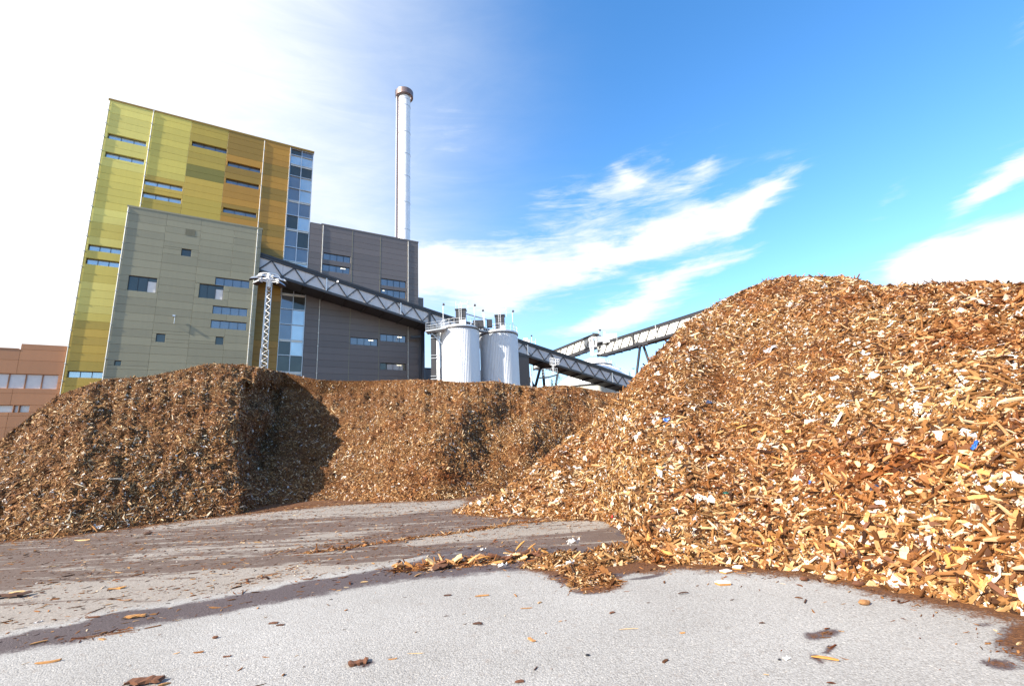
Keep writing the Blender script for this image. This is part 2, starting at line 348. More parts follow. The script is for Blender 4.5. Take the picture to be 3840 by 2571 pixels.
# noise for geometry
def hash2(ix, iy, seed):
    h = (ix*374761393 + iy*668265263 + seed*1442695041) & 0xffffffff
    h = ((h ^ (h >> 13))*1274126177) & 0xffffffff
    return ((h ^ (h >> 16)) & 0xffff)/65535.0
def vnoise(x, y, seed=0):
    ix = np.floor(x).astype(np.int64); iy = np.floor(y).astype(np.int64); fx = x-ix; fy = y-iy
    fx = fx*fx*(3-2*fx); fy = fy*fy*(3-2*fy)
    a = hash2(ix, iy, seed); b = hash2(ix+1, iy, seed); c = hash2(ix, iy+1, seed); d = hash2(ix+1, iy+1, seed)
    return (a*(1-fx)+b*fx)*(1-fy)+(c*(1-fx)+d*fx)*fy
def fbm(x, y, seed=0, oct=4, g=0.5):
    s = 0; a = 1; t = 0
    for i in range(oct):
        s = s+a*(vnoise(x*2**i, y*2**i, seed+i*17)-0.5); t += a; a *= g
    return s/t*2
rng = np.random.default_rng(11)
random.seed(5)

# ================================================================== PILES (polar surfaces round their own foot lines)
def polyaz(pts):
    A = []
    for x, y in pts:
        d = ray(*q(x, y)); A.append((math.atan2(d[0], d[1]), d[2]))
    return np.array(A)
FOOT_L = [(-420, 1275), (-200, 1258), (0, 1238), (150, 1226), (300, 1205), (420, 1190), (530, 1177), (640, 1166), (740, 1156), (830, 1150), (1000, 1143), (1120, 1133), (1300, 1112), (1500, 1090), (1700, 1085)]
TOP_L = [(-420, 1200), (-200, 1100), (-60, 1040), (0, 1008), (30, 983), (80, 943), (130, 905), (200, 880), (240, 866), (330, 862), (400, 849), (460, 834), (490, 831), (560, 834), (620, 845), (680, 858), (730, 869), (800, 871), (870, 870), (950, 867), (1000, 869), (1060, 875), (1130, 871), (1180, 880), (1230, 885), (1290, 880), (1330, 886), (1390, 898), (1440, 900), (1700, 930)]
FOOT_R = [(1040, 1172), (1120, 1180), (1250, 1183), (1380, 1190), (1425, 1213), (1450, 1250), (1500, 1288), (1720, 1296), (1850, 1308), (1950, 1328), (2050, 1350), (2200, 1376), (2342, 1405), (2600, 1460), (3000, 1600), (3600, 1900)]
TOP_R = [(1040, 1168), (1080, 1150), (1140, 1130), (1200, 1080), (1290, 1010), (1345, 973), (1400, 920), (1440, 880), (1480, 830), (1520, 790), (1560, 745), (1620, 705), (1700, 663), (1750, 644), (1800, 632), (1860, 634), (1920, 632), (1960, 639), (2000, 655), (2100, 652), (2200, 647), (2260, 648), (2342, 650), (2600, 640), (3000, 600), (3600, 560)]
def pile(foot, top, nth, nt, slope, ridges, seed, amp, gprof, nback=26, a0=None, a1=None, left=None):
    fa = polyaz(foot); ta = polyaz(top)
    A0 = fa[0, 0] if a0 is None else a0; A1 = fa[-1, 0] if a1 is None else a1
    th = np.linspace(A0, A1, nth)
    rb = HC/(-np.interp(th, fa[:, 0], fa[:, 1]))
    ker = np.exp(-np.linspace(-2, 2, 9)**2); ker /= ker.sum()
    rb = np.convolve(np.pad(rb, 4, mode='edge'), ker, 'valid')
    te = np.interp(th, ta[:, 0], ta[:, 1])
    t = np.linspace(0, 1, nt)
    T, TH = np.meshgrid(t, th)
    B = np.zeros_like(T); wob = fbm(TH*9, T*3, seed+300, 4)
    for (pf_, pt_, depth, rise, ff, ft) in ridges:       # a fold: the face steps back just right of the ridge line and returns slowly
        af, at_ = azel(*q(pf_, 1100))[0], azel(*q(pt_, 900))[0]
        d = np.degrees(TH-(af+(at_-af)*T))+wob*1.8; fall = ff+(ft-ff)*T
        B += depth*np.clip(d/rise, 0, 1)*np.exp(-(np.clip(d-rise, 0, None)/fall)**(4 if depth > 4 else 2))*(d > 0)
    if left: B += left[1]*np.clip(azel(*q(left[0], 1000))[0]-TH-R(1.5), 0, R(26))*180/math.pi*T**0.8
    sl = slope(th)
    rc = (HC+rb*sl)/(sl-te); rc = np.maximum(rc, rb+0.05)
    r = rb[:, None]+(rc-rb)[:, None]*T+B*gprof(T)
    hc = np.maximum(HC+te*(r[:, -1]), 0.02)
    prof = T*(1.22-0.22*T**2.2)
    Xg = r*np.sin(TH); Yg = r*np.cos(TH)
    env = np.clip(T*8, 0, 1)
    nz = amp*(1.0*fbm(Xg*0.55, Yg*0.55, seed, 4)+0.5*fbm(Xg*2.2, Yg*2.2, seed+50, 3)+0.14*fbm(Xg*9, Yg*9, seed+90, 2))
    sc_h = np.clip(hc/2.5, 0.12, 1)[:, None]
    for it in range(6):
        h = hc[:, None]*prof+nz*env*sc_h
        mx = ((h-HC)/r).max(1)
        hc = np.maximum(hc+(te-mx)*r[:, -1]*0.9, 0.02)
    h = np.maximum(hc[:, None]*prof+nz*env*sc_h, -0.02+0.0*T)
    h[:, 0] = -0.03
    # back slope down to the ground behind the crest
    tb = np.linspace(0, 1, nback+1)[1:]
    top_h = h[:, -1:]; ext = (np.maximum(top_h, 0.1)*1.45+1.2)
    rbk = r[:, -1:]+ext*tb[None, :]
    hb = top_h*(1-tb[None, :]**1.25)
    hb = hb+amp*0.5*fbm(rbk*np.sin(th)[:, None]*0.6, rbk*np.cos(th)[:, None]*0.6, seed+7, 3)*(1-tb[None, :])*np.minimum(tb*6, 1)[None, :]*sc_h - 0.12*tb[None, :]
    r = np.concatenate([r, rbk], 1); h = np.concatenate([h, hb], 1)
    TT = np.concatenate([T, np.ones((nth, nback))+tb[None, :]], 1)
    P = np.stack([r*np.sin(th)[:, None], r*np.cos(th)[:, None], h], -1)
    return th, TT, P, rb
def grid_mesh(name, P, m, smooth=True):
    a, b = P.shape[:2]
    idx = np.arange(a*b).reshape(a, b)
    F = np.stack([idx[:-1, :-1], idx[1:, :-1], idx[1:, 1:], idx[:-1, 1:]], -1).reshape(-1, 4)
    me = bpy.data.meshes.new(name)
    me.vertices.add(a*b); me.vertices.foreach_set('co', P.reshape(-1).astype(np.float32))
    me.loops.add(F.size); me.loops.foreach_set('vertex_index', F.reshape(-1).astype(np.int32))
    me.polygons.add(len(F)); me.polygons.foreach_set('loop_start', np.arange(0, F.size, 4, dtype=np.int32))
    try: me.polygons.foreach_set('loop_total', np.full(len(F), 4, dtype=np.int32))
    except Exception: pass
    me.update(calc_edges=True); me.validate()
    me.materials.append(m)
    if smooth: me.polygons.foreach_set('use_smooth', np.ones(len(me.polygons), dtype=bool))
    return me

# --- chip shapes (unit length), kept in a collection of their own for scattering
def chip_mesh(name, kind, seed, m):
    r = random.Random(seed); v = []; f = []
    w, t = {'sliver': (0.07, 0.04), 'block': (0.14, 0.07), 'plate': (0.25, 0.035), 'splinter': (0.035, 0.022), 'curl': (0.12, 0.03), 'bark': (0.16, 0.06)}[kind]
    if kind == 'bark': w, t = 0.17, 0.035
    xs = [-0.5, -0.18, 0.2, 0.5] if kind != 'bark' else [-.5, -.36, -.2, -.05, .1, .25, .38, .5]; ns = len(xs)
    bend = r.uniform(-.05, .05) if kind != 'curl' else r.uniform(.08, .16)
    for i, x in enumerate(xs):
        ww = w*(r.uniform(.45, 1.0) if i in (0, ns-1) else r.uniform(.85, 1.15) if ns == 4 else r.uniform(.55, 1.4)); off = r.uniform(-.2, .2)*w
        tt = t*(r.uniform(.3, .9) if i in (0, ns-1) else 1 if ns == 4 else r.uniform(.4, 1.5)); zz = bend*(1-(2*x)**2)
        for (sy, sz) in ((-1, -1), (1, -1), (1, 1), (-1, 1)):
            v.append((x+r.uniform(-.06, .06)*(1 if i in (0, ns-1) else .4), off+sy*ww, zz+sz*tt*r.uniform(.8, 1.2)))
    for i in range(ns-1):
        for j in range(4):
            a, b = i*4+j, i*4+(j+1) % 4; f.append((a, a+4, b+4, b))
    f += [(0, 1, 2, 3), (4*ns-1, 4*ns-2, 4*ns-3, 4*ns-4)]
    mb = MB(); mb.add(v, f); return mb.mesh(name, m)
def scrap_mesh(name, seed, m, n=4, flat=0.3, asp=0.7):
    r = random.Random(seed); v = []; f = []
    for i in range(n):
        for j in range(n):
            ww = 1-0.35*abs(i/(n-1)-.5)*r.random()*2
            v.append((i/(n-1)-.5+r.uniform(-.1, .1), ((j/(n-1)-.5)*ww+r.uniform(-.08, .08))*asp, r.uniform(-.5, .5)*flat))
    k = n*n
    v += [(x, y, z-0.04) for x, y, z in v]
    for i in range(n-1):
        for j in range(n-1):
            a = i*n+j; f.append((a, a+n, a+n+1, a+1)); f.append((k+a, k+a+1, k+a+n+1, k+a+n))
    for i in range(n-1):
        f.append((i, i+1, k+i+1, k+i)); a = (n-1)*n+i; f.append((a+1, a, k+a, k+a+1))
        a = i*n; f.append((a+n, a, k+a, k+a+n)); a = i*n+n-1; f.append((a, a+n, k+a+n, k+a))
    mb = MB(); mb.add(v, f); return mb.mesh(name, m)
def rock_mesh(name, seed, m, asp=(1, .7, .45), sub=2):
    r = random.Random(seed); bm = bmesh.new(); bmesh.ops.create_icosphere(bm, subdivisions=sub, radius=0.5)
    for vv in bm.verts:
        k = 1+r.uniform(-.14, .14); vv.co = Vector((vv.co.x*asp[0]*k, vv.co.y*asp[1]*k, vv.co.z*asp[2]*k))
    me = bpy.data.meshes.new(name); bm.to_mesh(me); bm.free(); me.materials.append(m); return me
SRC = bpy.data.collections.new('chip_shapes')
kinds = ['sliver', 'sliver', 'block', 'sliver', 'splinter', 'sliver', 'block', 'curl', 'splinter', 'plate', 'splinter', 'sliver']
names = []
for i, k in enumerate(kinds):
    nm = 'chip_shape_%02d' % i; names.append(nm)
    SRC.objects.link(bpy.data.objects.new(nm, chip_mesh(nm, k, i*7+1, M['chip'])))
for i in range(3):
    nm = 'chip_shape_%02d' % (len(kinds)+i)
    SRC.objects.link(bpy.data.objects.new(nm, scrap_mesh(nm, 50+i, M['scrap_white'])))
NK = len(kinds)
# node group: instance the shapes on the vertices of a point mesh
ng = bpy.data.node_groups.new('scatter_chips', 'GeometryNodeTree')
ng.interface.new_socket('Geometry', in_out='INPUT', socket_type='NodeSocketGeometry')
ng.interface.new_socket('Geometry', in_out='OUTPUT', socket_type='NodeSocketGeometry')
gi = ng.nodes.new('NodeGroupInput'); go = ng.nodes.new('NodeGroupOutput'); iop = ng.nodes.new('GeometryNodeInstanceOnPoints')
ci = ng.nodes.new('GeometryNodeCollectionInfo'); ci.inputs['Collection'].default_value = SRC
ci.inputs['Separate Children'].default_value = True; ci.inputs['Reset Children'].default_value = True
def na(name, typ):
    nd = ng.nodes.new('GeometryNodeInputNamedAttribute'); nd.data_type = typ; nd.inputs['Name'].default_value = name; return nd.outputs['Attribute']
ng.links.new(gi.outputs[0], iop.inputs['Points']); ng.links.new(ci.outputs[0], iop.inputs['Instance'])
iop.inputs['Pick Instance'].default_value = True
ng.links.new(na('shape', 'INT'), iop.inputs['Instance Index'])
ng.links.new(na('rot', 'FLOAT_VECTOR'), iop.inputs['Rotation']); ng.links.new(na('scl', 'FLOAT_VECTOR'), iop.inputs['Scale'])
ng.links.new(iop.outputs[0], go.inputs[0])
def scatter(name, pos, nrm, length, tone, parent=None, tilt=0.38, scrap=0.02, flow=None, seed=1, loc=None, lift=0.25, scrapf=1.0):
    r = np.random.default_rng(seed); n = len(pos)
    # frame: normal with jitter, random heading in the tangent plane (biased to 'flow')
    nn = nrm+r.normal(0, tilt, (n, 3)); nn /= np.linalg.norm(nn, axis=1, keepdims=True)
    hd = r.normal(0, 1, (n, 3))
    if flow is not None: hd = hd*0.75+np.array(flow)[None, :]*r.choice([-1, 1], n)[:, None]*1.0
    xx = hd-(hd*nn).sum(1, keepdims=True)*nn; xx /= np.linalg.norm(xx, axis=1, keepdims=True)
    yy = np.cross(nn, xx)
    # rotation matrix columns xx,yy,nn -> XYZ euler
    ry = np.arcsin(np.clip(-xx[:, 2], -1, 1)); rx = np.arctan2(yy[:, 2], nn[:, 2]); rz = np.arctan2(xx[:, 1], xx[:, 0])
    rot = np.stack([rx, ry, rz], 1)
    shp = r.integers(0, NK, n); sm = r.random(n) < scrap; shp[sm] = NK+r.integers(0, 3, sm.sum())
    KF = np.array([{'sliver': 1.2, 'splinter': 1.7, 'block': .85, 'plate': .62, 'curl': .9}[k] for k in kinds]+[.62]*3)
    s = length*KF[shp]*np.where(shp >= NK, scrapf, 1)
    wv = s*r.uniform(0.75, 1.35, n)
    scl = np.stack([s, wv, s*r.uniform(0.8, 1.4, n)], 1)
    p = pos+nrm*(s*0.05*lift*4)[:, None]*r.uniform(-.4, 1.2, n)[:, None]
    me = bpy.data.meshes.new(name); me.vertices.add(n); me.vertices.foreach_set('co', p.reshape(-1).astype(np.float32))
    for nm, ty, arr in (('rot', 'FLOAT_VECTOR', rot), ('scl', 'FLOAT_VECTOR', scl)):
        a = me.attributes.new(nm, ty, 'POINT'); a.data.foreach_set('vector', arr.reshape(-1).astype(np.float32))
    a = me.attributes.new('shape', 'INT', 'POINT'); a.data.foreach_set('value', shp.astype(np.int32))
    a = me.attributes.new('tone', 'FLOAT', 'POINT'); a.data.foreach_set('value', tone.astype(np.float32))
    o = bpy.data.objects.new(name, me); C.objects.link(o)
    if parent: o.parent = parent
    md = o.modifiers.new('scatter', 'NODES'); md.node_group = ng
    o['kind'] = 'stuff'
    return o
def sample(P, n, weight=None, seed=3, tmax=None):
    """random points on a grid surface, with normals"""
    r = np.random.default_rng(seed)
    a = P[:-1, :-1]; b = P[1:, :-1]; c = P[1:, 1:]; d = P[:-1, 1:]
    nv = np.cross(b-a, d-a)+np.cross(d-c, b-c); ar = np.linalg.norm(nv, axis=-1)/2+1e-9
    nv = nv/(2*ar[..., None]); nv *= np.sign(nv[..., 2:3]+1e-9)
    cen = (a+b+c+d)/4; wt = ar*(weight(cen) if weight else 1)
    pr = (wt/wt.sum()).reshape(-1); k = r.choice(pr.size, n, p=pr); i, j = np.unravel_index(k, ar.shape)
    u = r.random((n, 1)); v = r.random((n, 1))
    pos = (a[i, j]*(1-u)+b[i, j]*u)*(1-v)+(d[i, j]*(1-u)+c[i, j]*u)*v
    return pos, nv[i, j], i, j

g_L = lambda T: np.where(T < .3, 0.30+T*1.8, np.where(T < 0.8, 0.84+(T-.3)*.32, 1.0-(T-.8)*1.2))
thL, TL, PL, rbL = pile(FOOT_L, TOP_L, 560, 170, lambda th: np.full_like(th, 0.60), [(528, 585, 9.0, 2.8, 10.5, 20), (1000, 1120, 1.5, 5, 3.5, 4.5), (1180, 1290, 0.8, 4.0, 3.0, 3.5)], 3, 0.46, g_L, left=(520, 0.42))
thR, TR, PR, rbR = pile(FOOT_R, TOP_R, 620, 240, lambda th: 0.74+0*th, [(1540, 1640, .35, 4, 4, 5), (1250, 1300, .3, 2, 3, 3)], 21, 0.20, lambda T: np.sin(T*math.pi), a0=None, a1=R(66))
# low tongue of spilled chips in front of the right pile
def near_poly(xy, pts):
    d = np.full(xy.shape[:-1], 1e9)
    for (a, b) in zip(pts[:-1], pts[1:]):
        a = np.array(a); b = np.array(b); ab = b-a; tt = np.clip(((xy-a)@ab)/(ab@ab), 0, 1)
        d = np.minimum(d, np.linalg.norm(xy-(a+tt[..., None]*ab), axis=-1))
    return d
def gl(pts): return [tuple(gnd(*q(x, y))[:2]) for x, y in pts]
isp = 0   # index of the ridge that parts the left mound from the bank behind
iaz = int(np.searchsorted(thL, azel(*q(830, 1000))[0]))
pile_left = bpy.data.objects.new('wood_chip_pile', grid_mesh('wood_chip_pile', PL[:iaz+1], M['heap'])); C.objects.link(pile_left)
tag(pile_left, 'left mound of reddish brown wood chips with a steep shaded side, in front of the tall ochre building', 'wood chip pile', None, 'stuff')
pile_mid = bpy.data.objects.new('wood_chip_pile', grid_mesh('wood_chip_pile', PL[iaz:], M['heap'])); C.objects.link(pile_mid)
tag(pile_mid, 'long low bank of wood chips in the middle, in front of the two silver silos', 'wood chip pile', None, 'stuff')
pile_right = bpy.data.objects.new('wood_chip_pile', grid_mesh('wood_chip_pile', PR, M['heap'])); C.objects.link(pile_right)
tag(pile_right, 'biggest and nearest heap of coarse orange wood chips, filling the right side', 'wood chip pile', None, 'stuff')
def tone_of(p, base, seed):
    return np.clip(base+0.6*fbm(p[:, 0]*0.5, p[:, 1]*0.5+p[:, 2]*0.7, seed, 4)+0.5*fbm(p[:, 0]*3, p[:, 2]*3, seed+5, 2), 0, 1)
for pl_, PP, n_, sd_, nm in ((pile_left, PL[:iaz+1], 170000, 5, 'left'), (pile_mid, PL[iaz:], 170000, 6, 'mid')):
    pos, nr, ii, jj = sample(PP, n_, lambda c: np.where(c[..., 2] > -.1, 1, 0)/(np.hypot(c[..., 0], c[..., 1])**1.5), sd_)
    r_ = np.random.default_rng(sd_)
    ln = np.clip(np.exp(r_.normal(math.log(0.080), 0.45, n_)), 0.04, 0.38)
    scatter('wood_chips', pos, nr, ln, tone_of(pos, 0.20 if nm == 'left' else 0.28, 31), pl_, 0.5, 0.04, None, sd_)
n_ = 480000
pos, nr, ii, jj = sample(PR, n_, lambda c: np.where(c[..., 2] > -.1, 1, 0)/(np.maximum(np.hypot(c[..., 0], c[..., 1]), 4)**1.55), 9)
r_ = np.random.default_rng(9)
dist = np.hypot(pos[:, 0], pos[:, 1])
px, py, _ = project(pos)
fine_zone = np.exp(-((px-2850)/520)**2-((py-1450)/260)**2)          # finer, moister debris in the hollow below the top
ln = np.clip(np.exp(r_.normal(math.log(0.056), 0.62, n_))*(1-0.45*fine_zone), 0.02, 0.26)
scatter('wood_chips', pos, nr, ln, np.clip(tone_of(pos, 0.22, 41)+0.5*fine_zone*r_.random(n_), 0, 1), pile_right, 0.40, 0.05, (0.93, 0.1, -0.28), 9, scrapf=1.35)

# ================================================================== GROUND
gx = np.concatenate([[-900, -400, -150, -70, -45], np.arange(-30, 9.01, 0.075), [14, 25, 60, 150, 400, 900]])
gy = np.concatenate([[-600, -100, -20, 0, 1.5], np.arange(2.4, 22, 0.075), [28, 40, 70, 150, 400, 1200]])
GX, GY = np.meshgrid(gx, gy, indexing='ij'); GP = np.stack([GX, GY, 0*GX], -1)
sx, sy, sz_ = project(GP); sx = sx/K; sy = sy/K; ok = sz_ > 0.5
# ragged edges
sx = sx+30*fbm(GX*1.1, GY*2.2, 401, 4)*np.clip(4/np.maximum(GY, 1), .2, 1)*2; sy = sy+np.clip(9*4/np.maximum(GY, 1), 2, 12)*(fbm(GX*1.6, GY*1.6, 402, 4)+.5*fbm(GX*7, GY*7, 403, 3))
def yl(pts, x): p = np.array(pts); return np.interp(x, p[:, 0], p[:, 1])
U1 = [(-300, 1512), (0, 1459), (146, 1432), (310, 1398), (474, 1374), (620, 1345), (656, 1334), (853, 1305), (930, 1288), (990, 1272), (1060, 1262)]
L1 = [(-300, 1552), (0, 1498), (146, 1472), (310, 1438), (474, 1405), (656, 1374), (793, 1347), (902, 1328), (1048, 1319), (1157, 1305), (1212, 1296), (1267, 1319), (1332, 1345), (1362, 1349), (1400, 1338), (1425, 1318), (1500, 1303), (1720, 1305), (1850, 1317), (1950, 1340), (2050, 1364), (2200, 1392), (2342, 1420), (2700, 1500)]
def band(up, lo, soft=6):
    a = yl(up, sx); b = yl(lo, sx); k = 0.16*(b-a)+soft
    return np.clip((sy-a)/k+.5, 0, 1)*np.clip((b-sy)/k+.5, 0, 1)*(sx > up[0][0])*(sx < up[-1][0])
u1 = yl(U1, sx); l1 = yl(L1, sx)
above = np.where(sx < 1060, np.clip((u1-sy)/10+.5, 0, 1), np.clip((l1-sy)/10+.5, 0, 1))
wet = above*0.84
wet -= 0.95*band([(-300, 1420), (0, 1352), (219, 1326), (474, 1303), (700, 1292), (793, 1294), (902, 1279), (990, 1270)], [(-300, 1520), (0, 1462), (310, 1400), (620, 1347), (793, 1317), (990, 1276)])*above
wet -= 0.95*band([(930, 1236), (1048, 1219), (1157, 1203), (1376, 1186), (1400, 1190)], [(930, 1250), (1048, 1237), (1267, 1223), (1383, 1203), (1400, 1200)])
wet -= 0.95*band([(330, 1190), (620, 1150), (1100, 1120)], [(330, 1212), (620, 1187), (853, 1177), (902, 1175), (1012, 1164), (1100, 1150)], 4)
wet -= 0.4*band([(300, 1262), (560, 1240), (900, 1200)], [(300, 1290), (560, 1272), (900, 1222)])
b1 = np.clip((sy-u1)/11+.6, 0, 1)*np.clip((l1-sy)/26+.5, 0, 1)
wet = np.maximum(wet, b1*1.05*(sx < 1420)); wet = np.maximum(wet, 0.95*np.clip((l1-sy)/10+.5, 0, 1)*(sx > 1200)*(sy > 1225))
mott = np.clip((u1-4-sy)/12, 0, 1)*(sx < 1420)
def spot(x, y, rx, ry, rot=0):
    c, s_ = math.cos(R(rot)), math.sin(R(rot)); a = ((sx-x)*c+(sy-y)*s_)/rx; b = (-(sx-x)*s_+(sy-y)*c)/ry
    return np.clip(1.25-np.sqrt(a*a+b*b)*.75, 0, 1.1)
fines = np.zeros_like(GX)
for s_ in ((1905, 1446, 36, 9, -8), (1875, 1452, 22, 7, 0), (1908, 1481, 13, 4, 0), (1898, 1490, 13, 4, 0), (1875, 1502, 20, 5, 25), (2245, 1428, 18, 5, 5), (2285, 1518, 40, 11, 12), (820, 1517, 24, 7, -10), (335, 1563, 38, 7, -5), (1350, 1352, 40, 5, 0), (1100, 1431, 10, 3, 0)):
    wet = np.maximum(wet, spot(*s_)*1.0); fines = np.maximum(fines, spot(s_[0], s_[1], s_[2]*.8, s_[3]*.8, s_[4])*.75)
for s_ in ((2345, 1450, 75, 30, -15), (2400, 1480, 110, 50, 10), (2330, 1400, 40, 12, 10)):
    wet = np.maximum(wet, spot(*s_)*1.1); fines = np.maximum(fines, spot(*s_))
for s_ in ((1480, 1318, 60, 5, -12),): wet = np.maximum(wet, spot(*s_)*.8)
# brown fines at the foot of the heaps and in the scraped rows
azg = np.arctan2(GX, GY); rg = np.hypot(GX, GY)
rR = np.interp(azg, thR, rbR); rL = np.interp(azg, thL, rbL)
inR = (azg > thR[0]) & (azg < thR[-1]); inL = (azg > thL[0]) & (azg < thL[-1])
fines = np.maximum(fines, inR*np.clip((azg-thR[0])/R(2.0), 0, 1)*np.clip(1.0-(rR-rg)/(0.45+0.55*np.clip((azg-R(10))/R(12), 0, 1)), 0, 1)); fines = np.maximum(fines, inL*np.clip(1.0-(rL-rg)/(1.3), 0, 1))
ROW1 = gl([(905, 1303), (960, 1300), (1050, 1292), (1110, 1285), (1160, 1284), (1200, 1272), (1255, 1272)])
ROW2 = gl([(700, 1264), (780, 1254), (858, 1243), (957, 1228), (1026, 1221), (1121, 1206), (1183, 1196), (1267, 1190), (1400, 1186)])
TOE = gl([(1265, 1290), (1330, 1300), (1400, 1285), (1460, 1290)]); TOE2 = gl([(1330, 1300), (1362, 1335)])
RP = [gl(p) for p in ([(190, 1458), (240, 1450), (302, 1441)], [(540, 1336), (600, 1322), (680, 1310)], [(590, 1322), (700, 1290), (720, 1283)], [(1050, 1172), (1150, 1182), (1300, 1186)], [(1260, 1322), (1350, 1345), (1400, 1336)], [(620, 1262), (760, 1242), (880, 1224)], [(240, 1350), (285, 1342)])]
XY = GP[..., :2]
for ps, wdt, am in ((ROW1, .16, 1), (ROW2, .12, .8), (TOE, .6, 1.3), (TOE2, .4, 1.3), (RP[0], .09, .8), (RP[1], .10, .62), (RP[2], .12, .6), (RP[3], .3, 1), (RP[4], .10, .8), (RP[5], .1, .5), (RP[6], .08, .6)):
    fines = np.maximum(fines, am*np.exp(-(near_poly(XY, ps)/wdt)**2))
wet = np.where(ok, wet, 0.0); fines = np.where(ok, fines, 0); mott = np.where(ok, mott, 0)
gm = grid_mesh('ground', GP, M['ground'], False)
for nm, arr in (('wet', wet), ('fines', fines), ('mottle', mott)):
    a = gm.attributes.new(nm, 'FLOAT', 'POINT'); a.data.foreach_set('value', arr.reshape(-1).astype(np.float32))
ground = bpy.data.objects.new('ground', gm); C.objects.link(ground); tag(ground, kind='structure')

# spilled tongue + rows as low chip stuff on the asphalt
def strip_points(ps, width, n, seed, hmax):
    r = np.random.default_rng(seed); ps = np.array(ps); seg = np.linalg.norm(ps[1:]-ps[:-1], axis=1); k = r.choice(len(seg), n, p=seg/seg.sum())
    t = r.random((n, 1)); base = ps[k]*(1-t)+ps[k+1]*t; o = r.normal(0, width, (n, 2)); p = base+o
    z = hmax*np.exp(-(np.linalg.norm(o, axis=1)/width)**2*.7)*r.random(n)**.6+0.006
    return np.concatenate([p, z[:, None]], 1)
def rowmound(name, ps, width, h, lab, n, ln0, seed):
    # low ridge mesh with chips on top
    ps = np.array(ps); seg = np.concatenate([[0], np.cumsum(np.linalg.norm(ps[1:]-ps[:-1], axis=1))]); m = max(24, int(seg[-1]/0.06)); s = np.linspace(0, seg[-1], m)
    cx = np.interp(s, seg, ps[:, 0]); cy = np.interp(s, seg, ps[:, 1]); dx = np.gradient(cx); dy = np.gradient(cy); L = np.hypot(dx, dy); nx, ny = -dy/L, dx/L
    v = np.linspace(-1, 1, 17); hh = h*(0.55+0.9*fbm(s*1.7, s*0+seed, seed, 3))*np.clip(np.minimum(s, seg[-1]-s)/0.3, 0, 1); hh = np.clip(hh, 0.0, None)
    ww = width*(1+0.5*fbm(s*1.3, s*0+seed+4, seed, 3))
    P = np.stack([cx[:, None]+nx[:, None]*v*ww[:, None], cy[:, None]+ny[:, None]*v*ww[:, None], hh[:, None]*(1-v**2)-0.012+0.012*fbm((cx[:, None]+v)*9, (cy[:, None]+v*0)*9, seed, 2)], -1)
    o = bpy.data.objects.new(name, grid_mesh(name, P, M['heap'])); C.objects.link(o); tag(o, lab, 'wood chips', None, 'stuff')
    pos, nr, a, b = sample(P, n, None, seed); r = np.random.default_rng(seed)
    pos[:, 2] = np.maximum(pos[:, 2], 0.004)
    scatter('wood_chips', pos, nr, np.clip(np.exp(r.normal(math.log(ln0), .45, n)), .03, .26), tone_of(pos, 0.35, seed), o, 0.38, 0.02, None, seed)
    return o
rowmound('spilled_chips', gl([(1248, 1278), (1310, 1288), (1380, 1280), (1450, 1268), (1520, 1270)]), 0.52, 0.13, 'spilled tongue of wood chips on the asphalt at the left foot of the right heap', 7500, .075, 71)
rowmound('spilled_chips', gl([(1310, 1290), (1340, 1312), (1362, 1338)]), 0.30, 0.11, 'pointed spill of wood chips reaching onto the light asphalt', 2600, .07, 72)
rowmound('chip_row', ROW1, 0.15, 0.055, 'short row of coarse dark wood pieces scraped together on the wet asphalt', 520, .085, 73)
rowmound('chip_row', ROW2, 0.12, 0.035, 'thin row of chips scraped along the asphalt behind the pale dry strip', 900, .06, 74)
# scattered crumbs on the asphalt
n = 42000; rr_ = np.random.default_rng(77)
cand = np.stack([rr_.uniform(-24, 4, n*7), rr_.uniform(2.6, 19.5, n*7)], 1)
cx_, cy_, _ = project(np.concatenate([cand, np.zeros((len(cand), 1))], 1)); cx_ /= K; cy_ /= K
uu = yl(U1, cx_); ll = yl(L1, cx_)
inc = np.clip(0.4*(fbm(cand[:, 0]*1.2, cand[:, 1]*4, 5, 4)+.55), 0, 1)
pr = np.where(cy_ < np.where(cx_ < 1060, uu, ll), 0.9*inc, np.where(cy_ < ll, 0.14, 0.008))
for ps, wdt in ((ROW2, .3), (RP[0], .12), (RP[1], .2), (RP[2], .2), (RP[3], .5), (RP[4], .15), (RP[5], .25), (RP[6], .1), (ROW1, .3)): pr = np.maximum(pr, 0.9*np.exp(-(near_poly(cand, ps)/wdt)**2))
ca = np.arctan2(cand[:, 0], cand[:, 1]); cr_ = np.hypot(cand[:, 0], cand[:, 1])
for th_, rb_a, sc_ in ((thR, rbR, .28), (thL, rbL, .7)):
    gp = np.interp(ca, th_, rb_a)-cr_; pr = np.maximum(pr, np.where((ca > th_[0]) & (ca < th_[-1]) & (gp > -.3), .95*np.exp(-np.maximum(gp, 0)/sc_), 0))
for a_, b_, c_, d_ in ((1905, 1448, 34, 9), (1900, 1484, 18, 8), (2245, 1428, 18, 6), (2285, 1518, 42, 12), (2370, 1460, 110, 50), (820, 1517, 26, 8), (335, 1563, 44, 9), (1350, 1350, 50, 9)):
    pr = np.maximum(pr, .9*np.exp(-((cx_-a_)/c_)**2-((cy_-b_)/d_)**2))
keep = rr_.random(len(cand)) < pr; cand = cand[keep][:n]
pos = np.concatenate([cand, np.full((len(cand), 1), 0.004)], 1)
cr = scatter('wood_crumbs', pos, np.tile([0, 0, 1.0], (len(pos), 1)), np.clip(np.exp(rr_.normal(math.log(.028), .6, len(pos))), .010, .13), np.clip(rr_.random(len(pos))*1.1, 0, 1), None, 0.12, 0.02, (math.cos(R(STREAK)), math.sin(R(STREAK)), 0), 8)
tag(cr, 'small brown chips and crumbs strewn in streaks over the asphalt yard', 'wood chips', None, 'stuff')

